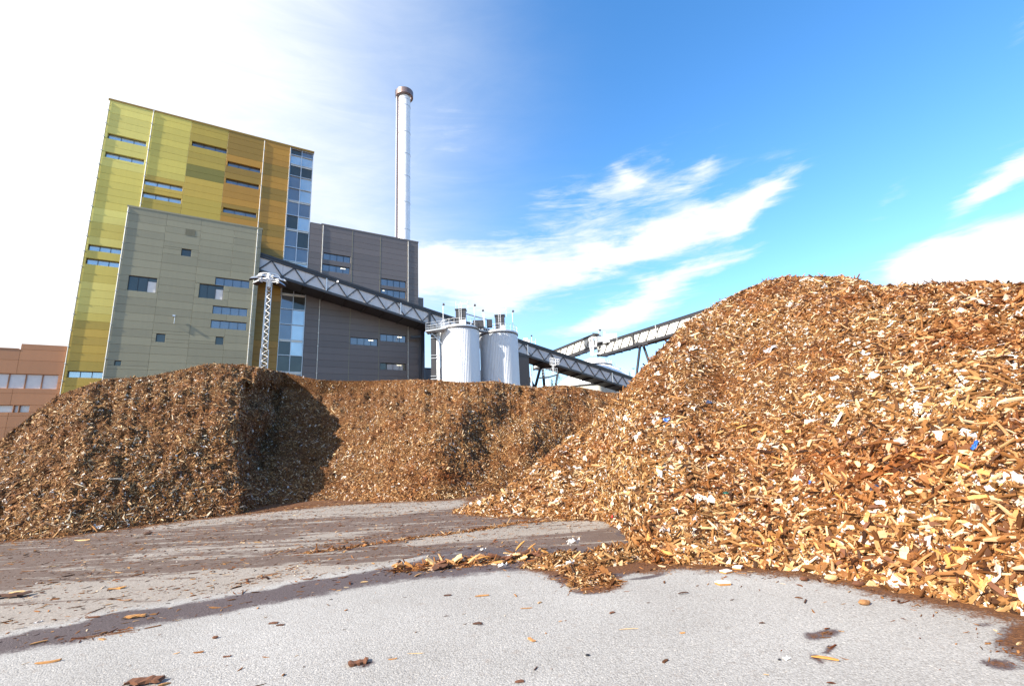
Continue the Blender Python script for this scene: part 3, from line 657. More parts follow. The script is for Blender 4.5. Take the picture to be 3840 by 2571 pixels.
# ================================================================== CLADDING
_pm = {}
def panel_mesh(w_, h_, d_, m):
    k = (round(w_, 2), round(h_, 2), round(d_, 2), m.name)
    if k not in _pm:
        g = 0.014; c = 0.014; mb = MB()
        x0, x1, z0, z1 = g/2, w_-g/2, g/2, h_-g/2
        P = [(x0, 0, z0), (x1, 0, z0), (x1, 0, z1), (x0, 0, z1), (x0, d_-c, z0), (x1, d_-c, z0), (x1, d_-c, z1), (x0, d_-c, z1), (x0+c, d_, z0+c), (x1-c, d_, z0+c), (x1-c, d_, z1-c), (x0+c, d_, z1-c)]
        mb.add(P, [(0, 1, 5, 4), (1, 2, 6, 5), (2, 3, 7, 6), (3, 0, 4, 7), (4, 5, 9, 8), (5, 6, 10, 9), (6, 7, 11, 10), (7, 4, 8, 11), (8, 9, 10, 11)])
        _pm[k] = mb.mesh('cladding_panel', m)
    return _pm[k]
def facade_root(name, s, off, label, cat):
    # local axes: x along facade, y towards viewer, z up.  (right-handed frame needs x = -U)
    p = fp(s, 0, off)
    o = empty(name, p, label, cat); o.rotation_euler = (0, 0, math.atan2(NR[1], NR[0])-math.pi/2)
    return o
# with this rotation local +y = NR and local +x = -U, so lengths along the facade run negative
def lx(root_s, s): return -(s-root_s)
def clad(root, rs, bays, z0, z1, mod, wins, mfun, depth=0.3, vis=None):
    for bi, (a, b) in enumerate(zip(bays[:-1], bays[1:])):
        ws = [w_ for w_ in wins if w_[0] < b-.05 and w_[2] > a+.05]
        ez = sorted(set([z for z in list(np.arange(z1, z0, -mod))+[z0]]+[z for w_ in ws for z in (w_[1], w_[3]) if z0 < z < z1]))
        # drop slivers
        zz = [ez[0]]
        hard = set(z for w_ in ws for z in (w_[1], w_[3]))
        for e in ez[1:]:
            if e-zz[-1] < 0.3 and e not in hard: continue
            if e-zz[-1] < 0.3 and zz[-1] not in hard and len(zz) > 1: zz[-1] = e; continue
            zz.append(e)
        for ri, (c, d) in enumerate(zip(zz[:-1], zz[1:])):
            cut = [(max(w_[0], a), min(w_[2], b)) for w_ in ws if w_[1] < d-.01 and w_[3] > c+.01]
            xs = [a]+[v for s_, e in sorted(cut) for v in (s_, e)]+[b]
            for k in range(0, len(xs), 2):
                if xs[k+1]-xs[k] < 0.06: continue
                if vis and not vis((xs[k]+xs[k+1])/2, (c+d)/2): continue
                m = mfun(bi, (a+b)/2, (c+d)/2, ri)
                inst('cladding_panel', panel_mesh(xs[k+1]-xs[k], d-c, depth, m), root, (lx(rs, xs[k+1]), 0, c))
def window(root, rs, w_, m, mull=3, deep=0.03, frame='dark', extra=None):
    a, z0, b, z1 = w_; t = 0.05
    mb = MB(); x0, x1 = lx(rs, b), lx(rs, a)
    y0, y1 = deep+0.012, deep+0.10
    mb.box((x0, y0, z0), (x1, y1, z0+t)).box((x0, y0, z1-t), (x1, y1, z1)).box((x0, y0, z0+t), (x0+t, y1, z1-t)).box((x1-t, y0, z0+t), (x1, y1, z1-t))
    for i in range(1, mull):
        xm = x0+(x1-x0)*i/mull; mb.box((xm-.025, y0, z0+t), (xm+.025, y1-.01, z1-t))
    fr = mb.build('window', M[frame], root)
    g_ = MB()
    for i in range(mull):
        xa = x0+(x1-x0)*i/mull; xb = x0+(x1-x0)*(i+1)/mull
        inst('pane', MB().box((xa+.005, deep, z0+.01), (xb-.005, deep+.01, z1-.01)).mesh('pane', m), fr)
    return fr
def Z1(x, y): return x*.5465, 300+y*.5465
def Z2(x, y): return x*.6378, 700+y*.6378
def Z4(x, y): return 900+x*.3826, 900+y*.3826
def win(zf, a, b, c, d, off=-75.49):
    s0, t0 = onp(*zf(a, b), off); s1, t1 = onp(*zf(c, d), off)
    s0b, t0b = onp(*zf(a, d-(d-b)*0.0), off)
    return [s0, min(t0, t1), s1, max(t0, t1)]

# ---------------- tall ochre tower
def fixh(w_, h): zc = (w_[1]+w_[3])/2; return [w_[0], zc-h/2, w_[2], zc+h/2]
RS = -18.19
tower = facade_root('power_station_tower', RS, -75.49, 'tall ochre and orange striped boiler house tower, highest building on the left', 'building')
tw = [fixh(win(Z1, *c), .82) for c in ((745, 385, 1005, 462), (728, 508, 990, 588), (1320, 437, 1553, 510), (990, 697, 1253, 768), (980, 783, 1243, 852), (1563, 575, 1785, 640), (1552, 690, 1775, 755), (1532, 888, 1757, 950), (613, 1143, 832, 1195), (598, 1235, 820, 1288))]
tw.append(fixh(win(Z2, 405, 1088, 608, 1125), .8))
bays = [-18.19, -13.24, -8.69, -3.95, 0.98, 4.8]
TT_ = 51.9
r5 = random.Random(9)
band_dark = {}
def towermat(bi, s, z, ri):  # lens flare painted into the panels: lime on the left bays, ochre right
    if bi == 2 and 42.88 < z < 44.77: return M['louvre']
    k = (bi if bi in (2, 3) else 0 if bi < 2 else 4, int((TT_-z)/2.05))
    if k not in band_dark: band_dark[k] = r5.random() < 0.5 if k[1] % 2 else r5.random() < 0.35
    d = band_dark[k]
    if bi == 0: return (M['ochre_flare2'] if d else M['ochre_flare']) if z > 20 else (M['ochre_mid2'] if d else M['ochre_mid'])
    if bi == 1: return (M['ochre_mid'] if d else M['ochre_flare2']) if z > 38 else (M['ochre_mid2'] if d else M['ochre_mid'])
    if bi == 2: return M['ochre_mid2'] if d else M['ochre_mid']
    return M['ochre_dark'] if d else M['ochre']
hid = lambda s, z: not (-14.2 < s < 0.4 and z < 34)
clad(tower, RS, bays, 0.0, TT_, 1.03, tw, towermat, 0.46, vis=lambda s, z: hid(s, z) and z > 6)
for w_ in tw: window(tower, RS, w_, M['glass_b'] if w_[0] < -9 else M['glass'], 3)
GW = 8.24
MB().box((lx(RS, GW), -24, 0), (0, -0.05, TT_-.15)).build('wall', M['backing'], tower)
MB().box((lx(RS, GW)-.1, -24.1, TT_-.148), (0.1, 0.51, TT_+.12)).build('roof_edge', M['ochre_dark'], tower)
# corner glazing: panes between thin mullions
gz = [8.0, 10.2, 12.4, 14.5, 17.0, 19.4, 21.8, 24.2, 26.6, 29.4, 32.0, 34.4, 37.4, 39.8, 42.4, 44.6, 46.8, 48.9, 50.6, 51.7]
gf = MB()
for z in gz: gf.box((lx(RS, GW), 0.02, z-.05), (lx(RS, 4.8), 0.3, z+.05))
for s in (4.83, 6.5, 8.21): gf.box((lx(RS, s)-.045, 0.03, gz[0]), (lx(RS, s)+.045, 0.31, gz[-1]))
gf.build('glazing_frame', M['galv'], tower)
rg_ = random.Random(4)
for i in range(len(gz)-1):
    for a, b in ((4.87, 6.46), (6.54, 8.17)):
        k = rg_.random(); mm = M['glass_b'] if (b > 8 and k < .3) or i in (17,) else M['glass'] if k < .75 else M['glass_d']
        inst('pane', MB().box((lx(RS, b), 0.06, gz[i]+.04), (lx(RS, a), 0.09, gz[i+1]-.04)).mesh('pane', mm), tower)
# floor slabs seen through the glazing
for z in (14.5, 19.4, 26.6, 32, 37.4, 42.4, 48.9):
    MB().box((lx(RS, 8.1), 0.1, z-.28), (lx(RS, 4.95), 0.2, z-.05)).build('floor_edge', M['trim'], tower)
for s, z0, z1 in ((-13.24, 36, TT_), (0.98, 30, TT_), (-18.13, 5, TT_), (4.72, 26, TT_)):
    mb = MB(); r = .035 if s > 4 else .055
    mb.tube((lx(RS, s), .54, z0), (lx(RS, s), .54, z1-.3), r, n=8)
    for z in np.arange(z0+1, z1, 2.1): mb.box((lx(RS, s)-.09, .45, z), (lx(RS, s)+.09, .62, z+.12))
    mb.build('downpipe', M['trim'], tower)
# ---------------- grey box in front of the tower
BO = -70.6
bs0 = onp(*Z2(755, 118), BO)[0]; bs1 = onp(983, 866, BO)[0]; bz1 = onp(*Z2(755, 118), BO)[1]
box = facade_root('fuel_hall', bs0, BO, 'plain grey box-shaped hall standing in front of the ochre tower', 'building')
def wb(*c, h=None):
    w_ = win(Z2, *c, off=BO); return fixh(w_, h) if h else w_
bwin = [(wb(1095, 253, 1145, 298), 'louvre'), (wb(1070, 367, 1123, 417), 'dark'), (wb(760, 535, 918, 617, h=1.95), 'big'), (wb(1175, 578, 1310, 663, h=1.95), 'big'), (wb(1268, 540, 1465, 597, h=1.1), 'strip'), (wb(1253, 707, 1452, 760, h=1.1), 'strip'), (wb(1242, 790, 1447, 843, h=1.1), 'strip'), (wb(922, 865, 970, 917), 'dark'), (wb(1270, 883, 1312, 932), 'dark'), (wb(677, 1023, 713, 1053), 'dark')]
bw_ = [b[0] for b in bwin]
# keep the strip beside the big opening from overlapping it
bb2 = [bs0]+[onp(*Z2(x, y), BO)[0] for x, y in ((990, 150), (1190, 200), (1385, 200))]+[bs1]
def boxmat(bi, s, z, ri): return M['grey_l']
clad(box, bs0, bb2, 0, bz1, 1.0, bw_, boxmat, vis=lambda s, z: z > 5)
for w_, k in bwin:
    if k == 'strip': window(box, bs0, w_, M['glass'], 4)
    elif k == 'big':
        f_ = window(box, bs0, w_, M['glass_d'], 3)
        x0 = lx(bs0, w_[2])+.06; MB().box((x0, .045, w_[1]+.08), (x0+.85, .06, w_[3]-.5)).build('blind', M['blind'], f_)
    elif k == 'dark': window(box, bs0, w_, M['glass_d'], 1)
    else:
        lv = MB()
        for i in range(6): zz = w_[1]+(w_[3]-w_[1])*(i+.1)/6; lv.box((lx(bs0, w_[2]), .05, zz), (lx(bs0, w_[0]), .33, zz+.09))
        lv.build('vent_louvre', M['grey_l'], box)
MB().box((lx(bs0, bs1), -4.55, 0), (0, -.04, bz1-.12)).build('wall', M['backing'], box)
MB().box((lx(bs0, bs1)-.06, -4.5, bz1-.115), (.06, .34, bz1+.1)).build('roof_edge', M['grey_l'], box)
for s in (bs0+.08, bs1-.55):
    mb = MB().tube((lx(bs0, s), .37, 5), (lx(bs0, s), .37, bz1-.2), .05, n=8)
    for z in np.arange(6, bz1, 2.1): mb.box((lx(bs0, s)-.08, .29, z), (lx(bs0, s)+.08, .44, z+.1))
    mb.build('downpipe', M['trim'], box)
s_, z_ = onp(*Z2(1030, 770), BO)
mb = MB().bar((lx(bs0, s_), .5, z_-.9), (lx(bs0, s_), .5, z_), .05).bar((lx(bs0, s_), .35, z_-.9), (lx(bs0, s_), .5, z_-.9), .05).box((lx(bs0, s_)-.05, .45, z_), (lx(bs0, s_)+.22, .7, z_+.2))
mb.build('wall_lamp', M['galv'], box)

# ---------------- grey turbine hall right of the tower
ES = 8.3
hall = facade_root('turbine_hall', ES, -75.49, 'dark grey clad hall between the ochre tower and the silos, chimney on its roof', 'building')
HZ = 39.2
def we(a, b, c, d, h): return fixh(win(Z4, a, b, c, d), h)
ew = [we(815, 138, 1078, 222, 1.15), we(805, 247, 1073, 330, 1.15), we(1380, 388, 1622, 467, 1.25), we(1380, 488, 1620, 570, 1.3), we(1080, 962, 1345, 1032, 1.2), we(1372, 930, 1622, 1000, 1.2), we(1370, 1210, 1620, 1272, 1.15)]
eb = [8.3, 10.25, 15.0, 19.7, 24.5, 26.5]
clad(hall, ES, eb, 0, HZ, 1.03, ew, lambda bi, s, z, ri: M['grey'], vis=lambda s, z: z > 5)
for i, w_ in enumerate(ew):
    f_ = window(hall, ES, w_, M['glass_d'] if i == 6 else M['glass'], 4)
    if i in (1, 3, 4, 5, 6):
        xa = lx(ES, w_[2])+(.7 if i != 3 else w_[2]-w_[0]-.6); MB().box((xa, .045, w_[3]-.32), (xa+(.75 if i != 3 else .3), .06, w_[3]-.22)).build('ceiling_tube', M['tube'], f_)
    if i == 6:
        bl = MB(); a0 = lx(ES, w_[2])+.5
        for j in range(14): bl.box((a0+j*.19, .045, w_[1]+.06), (a0+j*.19+.13, .06, w_[3]-.2))
        bl.build('blind', M['gal'], f_)
MB().box((lx(ES, 26.5), -30, 0), (0, -.04, HZ-.12)).build('wall', M['backing'], hall)
MB().box((lx(ES, 26.5)-.05, -30, HZ-.115), (lx(ES, 10.0), .35, HZ+.12)).build('roof_edge', M['grey'], hall)
MB().box((lx(ES, 10.0)+.003, -28, HZ-.115), (lx(ES, 8.35), .31, HZ-.02)).build('roof_edge', M['grey'], hall)
side = MB()
for k in range(24): side.box((lx(ES, 26.5)-.04, -29.8, 6+k*1.38), (lx(ES, 26.5)-.003, -.1, 6+k*1.38+1.34))
side.build('side_cladding', M['grey'], hall)
s0, z0 = onp(*Z4(1740, 560)); s1, _ = onp(*Z4(1775, 660))
MB().box((lx(ES, 27.75), -6, 0), (lx(ES, 26.56), -.6, 29.0)).build('side_annex', M['grey'], hall)
MB().box((lx(ES, 27.6), -.59, 26.2), (lx(ES, 26.7), -.55, 27.3)).build('annex_window', M['glass'], hall)
for s in (10.3, 24.62):
    mb = MB().tube((lx(ES, s), .37, 5), (lx(ES, s), .37, HZ-.2), .05, n=8)
    for z in np.arange(6, HZ, 2.1): mb.box((lx(ES, s)-.08, .29, z), (lx(ES, s)+.08, .44, z+.1))
    mb.build('downpipe', M['trim'], hall)
for s in (14.98, 19.68):
    MB().box((lx(ES, s)-.03, .3, 5), (lx(ES, s)+.03, .325, HZ-.15)).build('joint_strip', M['grey_l'], hall)
# tower lower wall beside the glazing is part of the tower: lower glazing
# ---------------- low rusty building on the left
LS = -60.0
low = facade_root('office_wing', LS, -75.6, 'low rusty brown office wing with two window bands, at the far left', 'building')
lz = 16.0
ap = [win(Z2, *c) for c in ((0, 1097, 120, 1187), (120, 1100, 200, 1188), (200, 1102, 275, 1190), (275, 1104, 352, 1191))]
row1 = [[-18.6-(i+1)*1.42, 11.36, -18.6-i*1.42-.02, 13.1] for i in range(10)]
row2 = [[-21.5, 8.6, -20.65, 9.44], [-21.95, 8.6, -21.58, 9.44]]+[[-22.05-(i+1)*1.4, 8.6, -22.05-i*1.4, 9.44] for i in range(7)]
lb = [-60, -52, -44, -36, -30, -22.3, -18.3]
clad(low, LS, lb, 0, lz, 1.3, row1+row2, lambda bi, s, z, ri: M['maroon'], vis=lambda s, z: True)
clad(low, LS, [-22.33, -18.3], lz, 16.69, 1.3, [], lambda bi, s, z, ri: M['maroon'])
for w_ in row1+row2: window(low, LS, w_, M['blind'] if w_[3] > 10 else M['gal2'], 1, frame='maroon')
MB().box((lx(LS, -18.35), -18, 0), (0, -.04, lz-.08)).build('wall', M['backing'], low)
MB().box((lx(LS, -22.5), -17.9, lz+.005), (0, .34, lz+.1)).build('roof_edge', M['maroon'], low)
MB().box((lx(LS, -18.35), -17.9, lz-.07), (lx(LS, -22.33), -.02, 16.7)).build('parapet', M['maroon'], low)
# ---------------- far low hall between hall and silos
fl = facade_root('far_hall', 24, -92, 'low dark grey hall glimpsed in the gap between the turbine hall and the silos', 'building')
p_ = at(1600, 1376, 96)
MB().box((lx(24, 48), -15, 0), (lx(24, 26), 0, p_[2])).build('wall', M['grey'], fl)
MB().box((lx(24, 48), -15, p_[2]+.003), (lx(24, 26), .1, p_[2]+.25)).build('roof_edge', M['dark'], fl)

# ---------------- chimney
cb = at(1508, 900, 92); ct = at(1517, 345, 92)
chx, chy = ct[0], ct[1]; zt = ct[2]
chim = empty('chimney', (chx, chy, 0), 'tall slim pale steel chimney with a dark ring at its top', 'chimney')
r0 = 1.28
segz = [30, 47.4, 53.6, 59.8, 65.2, 70.6, 77.4, 79.0, zt-1.6]
for a, b in zip(segz[:-1], segz[1:]):
    MB().lathe([(r0, a+.03), (r0, b-.06)], 40).build('flue_section', M['chim'], chim, smooth=True)
    MB().lathe([(r0-.02, b-.06), (r0+.045, b-.055), (r0+.045, b+.025), (r0-.02, b+.03)], 40).build('joint_ring', M['galv'], chim)
MB().lathe([(r0-.1, 30), (r0-.1, zt-.2)], 32).build('flue_core', M['dark'], chim)
MB().lathe([(r0*.93, zt-1.8), (r0*.93, zt-.2), (r0*.7, zt-.2)], 32).build('outlet', M['dark'], chim)
MB().lathe([(r0+.22, zt-1.7), (r0+.62, zt-1.55), (r0+.66, zt-.25), (r0+.6, zt-.2), (r0+.56, zt-1.3), (r0+.2, zt-1.35), (r0+.22, zt-1.7)], 48).build('top_ring', M['pinkish'], chim)
br = MB()
for i in range(12):
    t = i*math.pi/6; br.bar((r0*math.cos(t), r0*math.sin(t), zt-1.5), ((r0+.6)*math.cos(t), (r0+.6)*math.sin(t), zt-1.1), .1)
br.build('ring_bracket', M['white'], chim)
vd = Vector((-chx, -chy, 0)).normalized(); lf = Vector((vd.y, -vd.x, 0))
if lf.dot(Vector((1, 0, 0))) > 0: lf = -lf
a_ = lf*(r0+.16)+vd*.25
MB().bar(a_+Vector((0, 0, 30)), a_+Vector((0, 0, zt-.9)), .3, .3, up=tuple(vd)).build('cable_duct', M['pinkish'], chim)
a2 = lf*(r0+.48)+vd*.2
MB().bar(a2+Vector((0, 0, 30)), a2+Vector((0, 0, zt-1.6)), .14, .14, up=tuple(vd)).build('ladder_rail', M['white'], chim)
a3 = lf*(r0+.72)+vd*.1
MB().bar(a3+Vector((0, 0, zt-1.9)), a3+Vector((0, 0, zt+.2)), .07).build('lightning_rod', M['dark'], chim)
stp = MB()
for z in np.arange(31, zt-2, .55): stp.bar(a2+Vector((0, 0, z)), a_+Vector((0, 0, z)), .05)
stp.build('ladder_rungs', M['pinkish'], chim)

# ---------------- silos
def silo(cx, cy, R_, ztop, label):
    t = empty('silo', (cx, cy, 0), label, 'silo', 'twin silver silos')
    n = 300; P = []; F = []
    for z in (0, ztop*.5, ztop-.35):
        for i in range(n):
            rr = R_+(0.045 if (i//2) % 2 else 0.0); a = 2*math.pi*i/n; P.append((rr*math.cos(a), rr*math.sin(a), z))
    for j in range(2):
        for i in range(n): F.append((j*n+i, j*n+(i+1) % n, (j+1)*n+(i+1) % n, (j+1)*n+i))
    MB().add(P, F).build('corrugated_wall', M['silo'], t)
    MB().lathe([(R_+.1, ztop-.36), (R_+.14, ztop-.34), (R_+.14, ztop-.24), (R_+.04, ztop-.2)], 72).build('eaves_ring', M['dark'], t)
    MB().lathe([(R_+.1, ztop-.235), (R_+.16, ztop-.15), (R_+.16, ztop), (R_+.02, ztop+.02), (.05, ztop+.35)], 72).build('roof', M['galv'], t)
    rl = MB(); n = 22
    for k in range(n):
        a, b = 2*math.pi*k/n, 2*math.pi*(k+1)/n
        pa = Vector(((R_+.02)*math.cos(a), (R_+.02)*math.sin(a), ztop)); pb = Vector(((R_+.02)*math.cos(b), (R_+.02)*math.sin(b), ztop))
        rl.bar(pa, pa+Vector((0, 0, 1.1)), .04)
        for h in (.55, 1.08): rl.bar(pa+Vector((0, 0, h)), pb+Vector((0, 0, h)), .032)
        rl.bar(pa+Vector((0, 0, .1)), pb+Vector((0, 0, .1)), .02, .14)
    rl.build('railing', M['white'], t)
    # filter housing with its own little platform
    hx, hy = .35, -.6
    MB().box((hx-.75, hy-.6, ztop+.1), (hx+.75, hy+.6, ztop+2.9)).box((hx-.85, hy-.7, ztop+2.903), (hx+.85, hy+.7, ztop+3.05)).build('filter_housing', M['dark'], t)
    MB().box((hx-.05, hy-.66, ztop+.2), (hx+.72, hy-.61, ztop+1.25)).build('housing_cover', M['gal2'], t)
    lad = MB()
    for dx in (-.2, .15): lad.bar((hx+dx, hy-.7, ztop+.2), (hx+dx, hy-.7, ztop+3.6), .045)
    for z in np.arange(.4, 3.4, .3): lad.bar((hx-.2, hy-.7, ztop+z), (hx+.15, hy-.7, ztop+z), .03)
    for x0, x1, y0, y1, z in ((.1, 1.1, .3, .9, 4.3), (.0, 1.1, -.5, -.5, 4.0), (-.7, 1.1, -.55, -.55, 3.75)):
        lad.bar((hx+x0, hy+y0, ztop+z), (hx+x1, hy+y1, ztop+z), .04)
    for x, y in ((1.1, -.5), (1.1, .9), (.1, .3), (-.7, -.55), (.0, -.5)): lad.bar((hx+x, hy+y, ztop+3.05), (hx+x, hy+y, ztop+4.3), .04)
    lad.build('ladder', M['white'], t)
    for sx_, sy_ in ((-1, -.3), (1, .1)):
        q_ = MB().tube(((R_-.6)*sx_, sy_*R_, ztop), ((R_-.6)*sx_, sy_*R_, ztop+3.9), .045, n=8)
        q_.bar(((R_-.6)*sx_, sy_*R_, ztop+3.88), ((R_-.35)*sx_*(1 if sx_ < 0 else 1)+.15, sy_*R_-.1, ztop+4.0), .04)
        pl_ = q_.build('lamp_post', M['white'], t)
        MB().hexa([(x+(R_-.6)*sx_+.1, y+sy_*R_-.15, z+ztop+3.75) for x, y, z in ((-.14, -.14, 0), (.2, -.14, .05), (.2, .16, .05), (-.14, .16, 0), (-.1, -.1, .3), (.12, -.1, .36), (.12, .12, .36), (-.1, .12, .3))]).build('lamp_head', M['dark'], pl_)
    return t
c1 = at(1723, 1230, 69.5); c2 = at(1869, 1245, 73.2)
z1_ = at(1723, 1221, 67)[2]; z2_ = at(1868, 1240, 70.6)[2]
silo(c1[0], c1[1], 2.95, z1_, 'left one of the two silver corrugated silos, with a black filter box on top')
silo(c2[0], c2[1], 3.03, z2_, 'right silver corrugated silo of the pair, beside the dark block')
# access platform and riser pipes at the left of the left silo
pf = at(1640, 1232, 67.5); pr_ = empty('silo_platform', (pf[0], pf[1], 0), 'small galvanised access platform with railing at the left edge of the left silo', 'platform')
zp = pf[2]
mb = MB().hexa([(-1.6, -.9, zp-.6), (1.4, -.9, zp-.25), (1.4, .9, zp-.25), (-1.6, .9, zp-.6), (-1.6, -.9, zp-.4), (1.4, -.9, zp-.05), (1.4, .9, zp-.05), (-1.6, .9, zp-.4)]); mb.build('deck', M['galv'], pr_)
mb = MB()
for x in (-1.55, -.8, 0, .7, 1.35):
    for y in (-.85, .85): zz = zp-.25+x*.117; mb.bar((x, y, zz), (x, y, zz+1.15), .05)
for y in (-.85, .85):
    for h in (.35, .75, 1.12): mb.bar((-1.55, y, zp-.43+h), (1.35, y, zp-.09+h), .04)
for h in (.35, .75, 1.12): mb.bar((-1.55, -.85, zp-.43+h), (-1.55, .85, zp-.43+h), .04)
mb.build('railing', M['galv'], pr_)
MB().bar((-.9, 0, zp-.55), (.7, .2, zp-2.4), .1).build('brace', M['galv'], pr_)
pp = at(1633, 1300, 68.5); rp = empty('riser_pipes', (pp[0], pp[1], 0), 'dark riser duct and pale pipe strapped together beside the left silo', 'pipe')
MB().box((-.62, -.4, 0), (.12, .4, zp-.7)).build('riser_duct', M['dark'], rp)
MB().tube((.42, -.2, 0), (.42, -.2, zp-.5), .25, n=16).build('riser_pipe', M['white'], rp, smooth=True)
for z in np.arange(6, zp-1, 3.1):
    MB().box((-.66, -.5, z), (.75, -.44, z+.1)).build('pipe_strap', M['galv'], rp)
    MB().box((-.66, -.5, z+.45), (.75, -.44, z+.53)).build('pipe_strap', M['galv'], rp)
# pipe bridge on top between the silos
a = Vector(c1)+Vector((1.2, -1.6, 0)); a.z = z1_+1.2; b = Vector(c2)+Vector((-.9, -1.2, 0)); b.z = z2_+1.35
br_ = empty('silo_bridge', (a.x, a.y, 0), 'galvanised walkway and pipes joining the two silo roofs', 'walkway')
O = Vector((a.x, a.y, 0))
mb = MB().bar(a-O+Vector((-.6, 0, -1.25)), b-O+Vector((0, 0, -1.4)), .9, .12); mb.build('deck', M['galv'], br_)
mb = MB()
for h in (-.75, -.2): mb.bar(a-O+Vector((-.6, -.4, h)), b-O+Vector((0, -.4, h-.15)), .05)
for f in (0, .2, .4, .6, .8, 1): p = a.lerp(b, f)-O; mb.bar(p+Vector((0, -.4, -1.2)), p+Vector((0, -.4, -.2)), .05)
mb.build('railing', M['white'], br_)
MB().tube(a-O+Vector((-1.5, .6, 1.55)), b-O+Vector((-.2, .6, .9)), .09, n=10).build('pipe', M['galv'], br_)
mb = MB().box((1.0, .4, a.z-1.2), (2.6, 1.3, a.z-.1)).box((3.1, .3, a.z-1.2), (3.9, 1.2, a.z-.1)); mb.build('valve_cabinet', M['dark'], br_)
MB().tube((2.75, 0, a.z-1.2), (2.75, 0, a.z+.9), .06, n=8).build('post', M['white'], br_)

# ---------------- conveyor galleries (covered, trussed)
def gallery(name, label, A, B, h, w, side, seglen, mp_, roofh=.34, underh=.38, brw=.15, light=0, zigzag=True):
    """A,B = top near edge of the side sheet; side = unit vector from near side to far side"""
    A = Vector(A); B = Vector(B); S = Vector(side); O = Vector((A.x, A.y, 0))
    t = empty(name, O, label, 'conveyor gallery'); A = A-O; B = B-O
    up = Vector((0, 0, 1)); L = (B-A).length; d = (B-A)/L
    def quad(P, th=0): pass
    dnv = up*(-h)
    # roof
    MB().hexa([A-S*.18, B-S*.18, B+S*(w+.18), A+S*(w+.18), A-S*.18+up*.14, B-S*.18+up*.14, B+S*(w+.1)+up*.22, A+S*(w+.1)+up*.22]).build('roof', M['dark'], t)
    rb_ = MB(); nr_ = int(L/.9)
    MB().hexa([A-S*.1-up*.02, B-S*.1-up*.02, B+S*.1-up*.02, A+S*.1-up*.02][::1]+[A-S*.1-up*.0+up*-.003, B-S*.1+up*-.003, B+S*.1+up*-.003, A+S*.1+up*-.003]).mesh('x', None)
    MB().hexa([A-S*.1-up*roofh, B-S*.1-up*roofh, B+S*.02-up*roofh, A+S*.02-up*roofh, A-S*.1-up*.003, B-S*.1-up*.003, B+S*.02-up*.003, A+S*.02-up*.003]).build('top_chord', M['dark'], t)
    # side sheets, one per bay
    nb = max(1, int(round(L/seglen)))
    for i in range(nb):
        for k, off in enumerate((.1, w-.16)):
            a = A+d*(L*i/nb+.01)+S*off; b = A+d*(L*(i+1)/nb-.01)+S*off
            if k == 1 and i % 2: continue
            if k == 1: b = A+d*(L*min(i+2, nb)/nb)+S*off
            MB().hexa([a-up*h, b-up*h, b-up*h+S*.06, a-up*h+S*.06, a-up*roofh, b-up*roofh, b-up*roofh+S*.06, a-up*roofh+S*.06]).build('side_panel', mp_, t)
    # bottom chord and underside
    MB().hexa([A-S*.1-up*(h+underh), B-S*.1-up*(h+underh), B+S*.2-up*(h+underh), A+S*.2-up*(h+underh), A-S*.1-up*(h+.003), B-S*.1-up*(h+.003), B+S*.2-up*(h+.003), A+S*.2-up*(h+.003)]).build('bottom_chord', M['dark'], t)
    MB().hexa([A+S*.25-up*(h+.2), B+S*.25-up*(h+.2), B+S*w-up*(h+.2), A+S*w-up*(h+.2), A+S*.25-up*(h+.1), B+S*.25-up*(h+.1), B+S*w-up*(h+.1), A+S*w-up*(h+.1)]).build('underside', M['dark'], t)
    cb_ = MB()
    for i in range(nb+1): p = A+d*(L*i/nb)-up*(h+.3); cb_.bar(p+S*.22, p+S*w, .12, .16)
    cb_.build('cross_beams', M['dark'], t)
    # zigzag braces on the outside
    for i in range(nb):
        p0 = A+d*(L*i/nb)-up*(h-.0)-S*.0; p1 = A+d*(L*(i+.5)/nb)-up*(roofh-.02); p2 = A+d*(L*(i+1)/nb)-up*h
        MB().bar(p0, p1, brw, brw, up=tuple(S)).build('brace', M['dark'] if not light else M['galv'], t)
        MB().bar(p1, p2, brw*.8, brw*.8, up=tuple(S)).build('brace', M['dark'] if not light else M['galv'], t)
    return t, O, A, B, d, L
pA_s, pA_z = onp(982, 957, -71.0); pB_s, pB_z = onp(2395, 1426, -71.0)
# start inside the corner of the grey box, run down behind the silos
dz = (pB_z-pA_z)/(pB_s-pA_s)
sA = 1.5; A1 = fp(sA, pA_z+(sA-pA_s)*dz, -71.0); sB = pB_s+6; B1 = fp(sB, pA_z+(sB-pA_s)*dz, -71.0)
g1, O1, a1, b1_, d1, L1_ = gallery('conveyor_gallery', 'long grey trussed conveyor gallery sloping from the grey hall down behind the silos', A1, B1, 2.2, 4.1, tuple(-NR), 3.05, M['gal'])
rw = MB()
for k in range(2): rw.hexa([a1+Vector((0, 0, .16))+Vector(-NR)*(.1+k*.35), b1_+Vector((0, 0, .16))+Vector(-NR)*(.1+k*.35), b1_+Vector((0, 0, .16))+Vector(-NR)*(.2+k*.35), a1+Vector((0, 0, .16))+Vector(-NR)*(.2+k*.35), a1+Vector((0, 0, .42))+Vector(-NR)*(.1+k*.35), b1_+Vector((0, 0, .42))+Vector(-NR)*(.1+k*.35), b1_+Vector((0, 0, .42))+Vector(-NR)*(.2+k*.35), a1+Vector((0, 0, .42))+Vector(-NR)*(.2+k*.35)])
rw.build('roof_pipes', M['dark'], g1)
def on_g1(px, yoff=0):
    s, _ = onp(px, 1200, -71.0)
    return Vector(fp(s, pA_z+(s-pA_s)*dz, -71.0))-O1
for px in (1218, 1502, 1610, 1972, 2058, 2275):
    p = on_g1(px); MB().bar(p-Vector((0, 0, 2.25))+Vector(NR)*.12, p-Vector((0, 0, .3))+Vector(NR)*.12, .16 if px not in (1610,) else .4, .1, up=tuple(NR)).build('frame_post', M['galv'] if px not in (1610, 2058) else M['dark'], g1)
